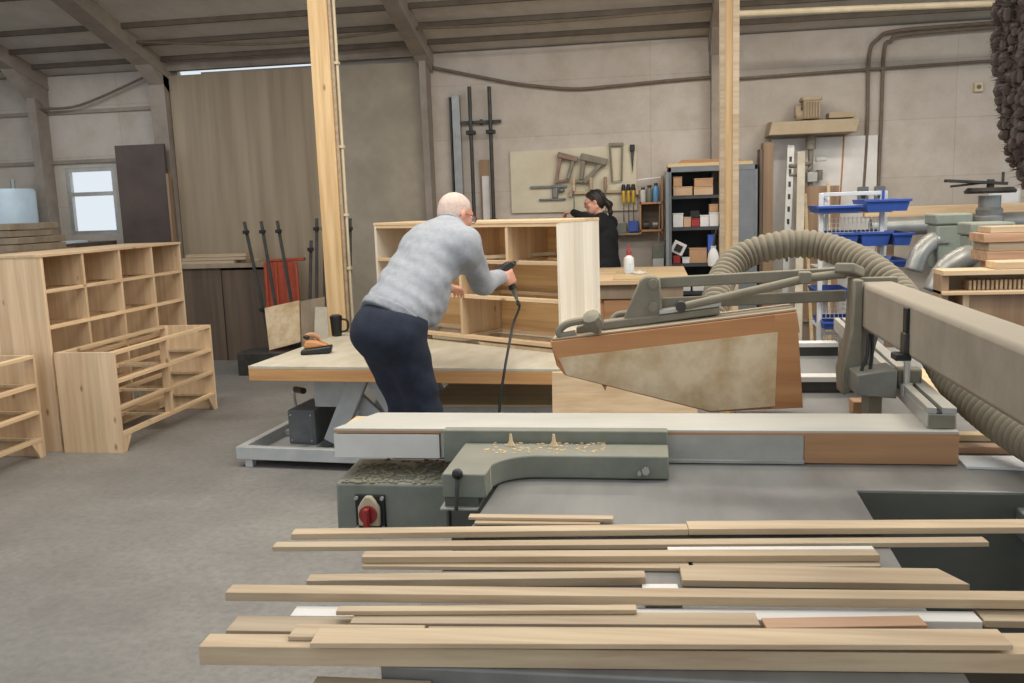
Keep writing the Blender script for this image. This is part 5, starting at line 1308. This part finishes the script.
for sh_,el,wr in ((shR,elR,wrR),(shL,elL,wrL)): tb.cone(sh_,el,.066,.053,.05).cone(el,wr-(wr-el)*.08,.052,.036,.03)
tb.plane(hip-A3((0,0,.1)),(0,0,-1))
tb.build('top','blackcloth',wo,.010,fold(30,15,.004,(.3,.1,1)),2)
pb=Body(); pb.cone(hip-A3((0,0,.02)),hip+A3((0,0,.03)),.118,.115,.05,sq)
for s_ in (-1,1):
    a=hip+rr*s_*.085-A3((0,0,.03)); pb.cone(a,(a[0],a[1],.48),.105,.078,.05).cone((a[0],a[1],.48),(a[0],a[1],.09),.077,.066,.03)
pb.plane((0,0,.05),(0,0,-1)); pb.build('trousers','blackcloth',wo,.011,None,2)
for s_ in (-1,1):
    a=hip+rr*s_*.085; c_=A3((a[0],a[1],.05)); q=Body(); q.cone(c_-fw*.03,c_+fw*.13-A3((0,0,.01)),.045,.036,.03); q.plane((0,0,0),(0,0,-1)); q.build('shoe','shoe',wo,.010)
SKY=.9; EXPO=0.0
ADDED_LIGHTS=[((3.2,3.6,3.7),(0,math.radians(35),0),1.2,3,95,(1,.94,.85)),((-2.5,4.6,4.2),(0,0,0),4,.6,110,(1,.95,.87)),((1.2,7.2,3.5),(0,0,0),4,.3,75,(1,.94,.86)),((.2,3.4,4.5),(0,0,0),4,.4,90,(1,.95,.87)),((-5.5,8.0,3.3),(0,0,0),2,.2,18,(.85,.93,1))]  # unseen area lights added to brighten the hall and the chest end

# ================================================================== CAMERA, LIGHT
H=1.55; F_=900.; yw,pt,ro=[math.radians(a) for a in (9.0,8.7,1.95)]
f=V((-math.sin(yw)*math.cos(pt),math.cos(yw)*math.cos(pt),-math.sin(pt))); rt=V((math.cos(yw),math.sin(yw),0)); up=rt.cross(f)
Rr=rt*math.cos(ro)-up*math.sin(ro); Uu=up*math.cos(ro)+rt*math.sin(ro)
cam=bpy.data.cameras.new('camera'); cam.sensor_width=36; cam.lens=F_/1024*36; cam.clip_start=.02
co=bpy.data.objects.new('camera',cam); COL.objects.link(co)
mw=Matrix((Rr,Uu,-f)).transposed().to_4x4(); mw.translation=(0,0,H); co.matrix_world=mw
S.camera=co
wd=bpy.data.worlds.new('sky'); S.world=wd; wd.use_nodes=True
bg=wd.node_tree.nodes['Background']; bg.inputs[0].default_value=(.86,.93,1,1); bg.inputs[1].default_value=SKY
def area(loc,rot,sx,sy,pw,col):
    l=bpy.data.lights.new('lamp','AREA'); l.shape='RECTANGLE'; l.size=sx; l.size_y=sy; l.energy=pw; l.color=col  # added light only, no real fitting behind it
    o=bpy.data.objects.new('lamp',l); COL.objects.link(o); o.location=loc; o.rotation_euler=rot
    return o
for a in ADDED_LIGHTS: area(*a)
S.view_settings.view_transform='Standard'; S.view_settings.look='None'; S.view_settings.gamma=1; S.view_settings.use_curve_mapping=False
S.view_settings.exposure=EXPO
for o in bpy.data.objects:
    if '_o' in o: del o['_o']
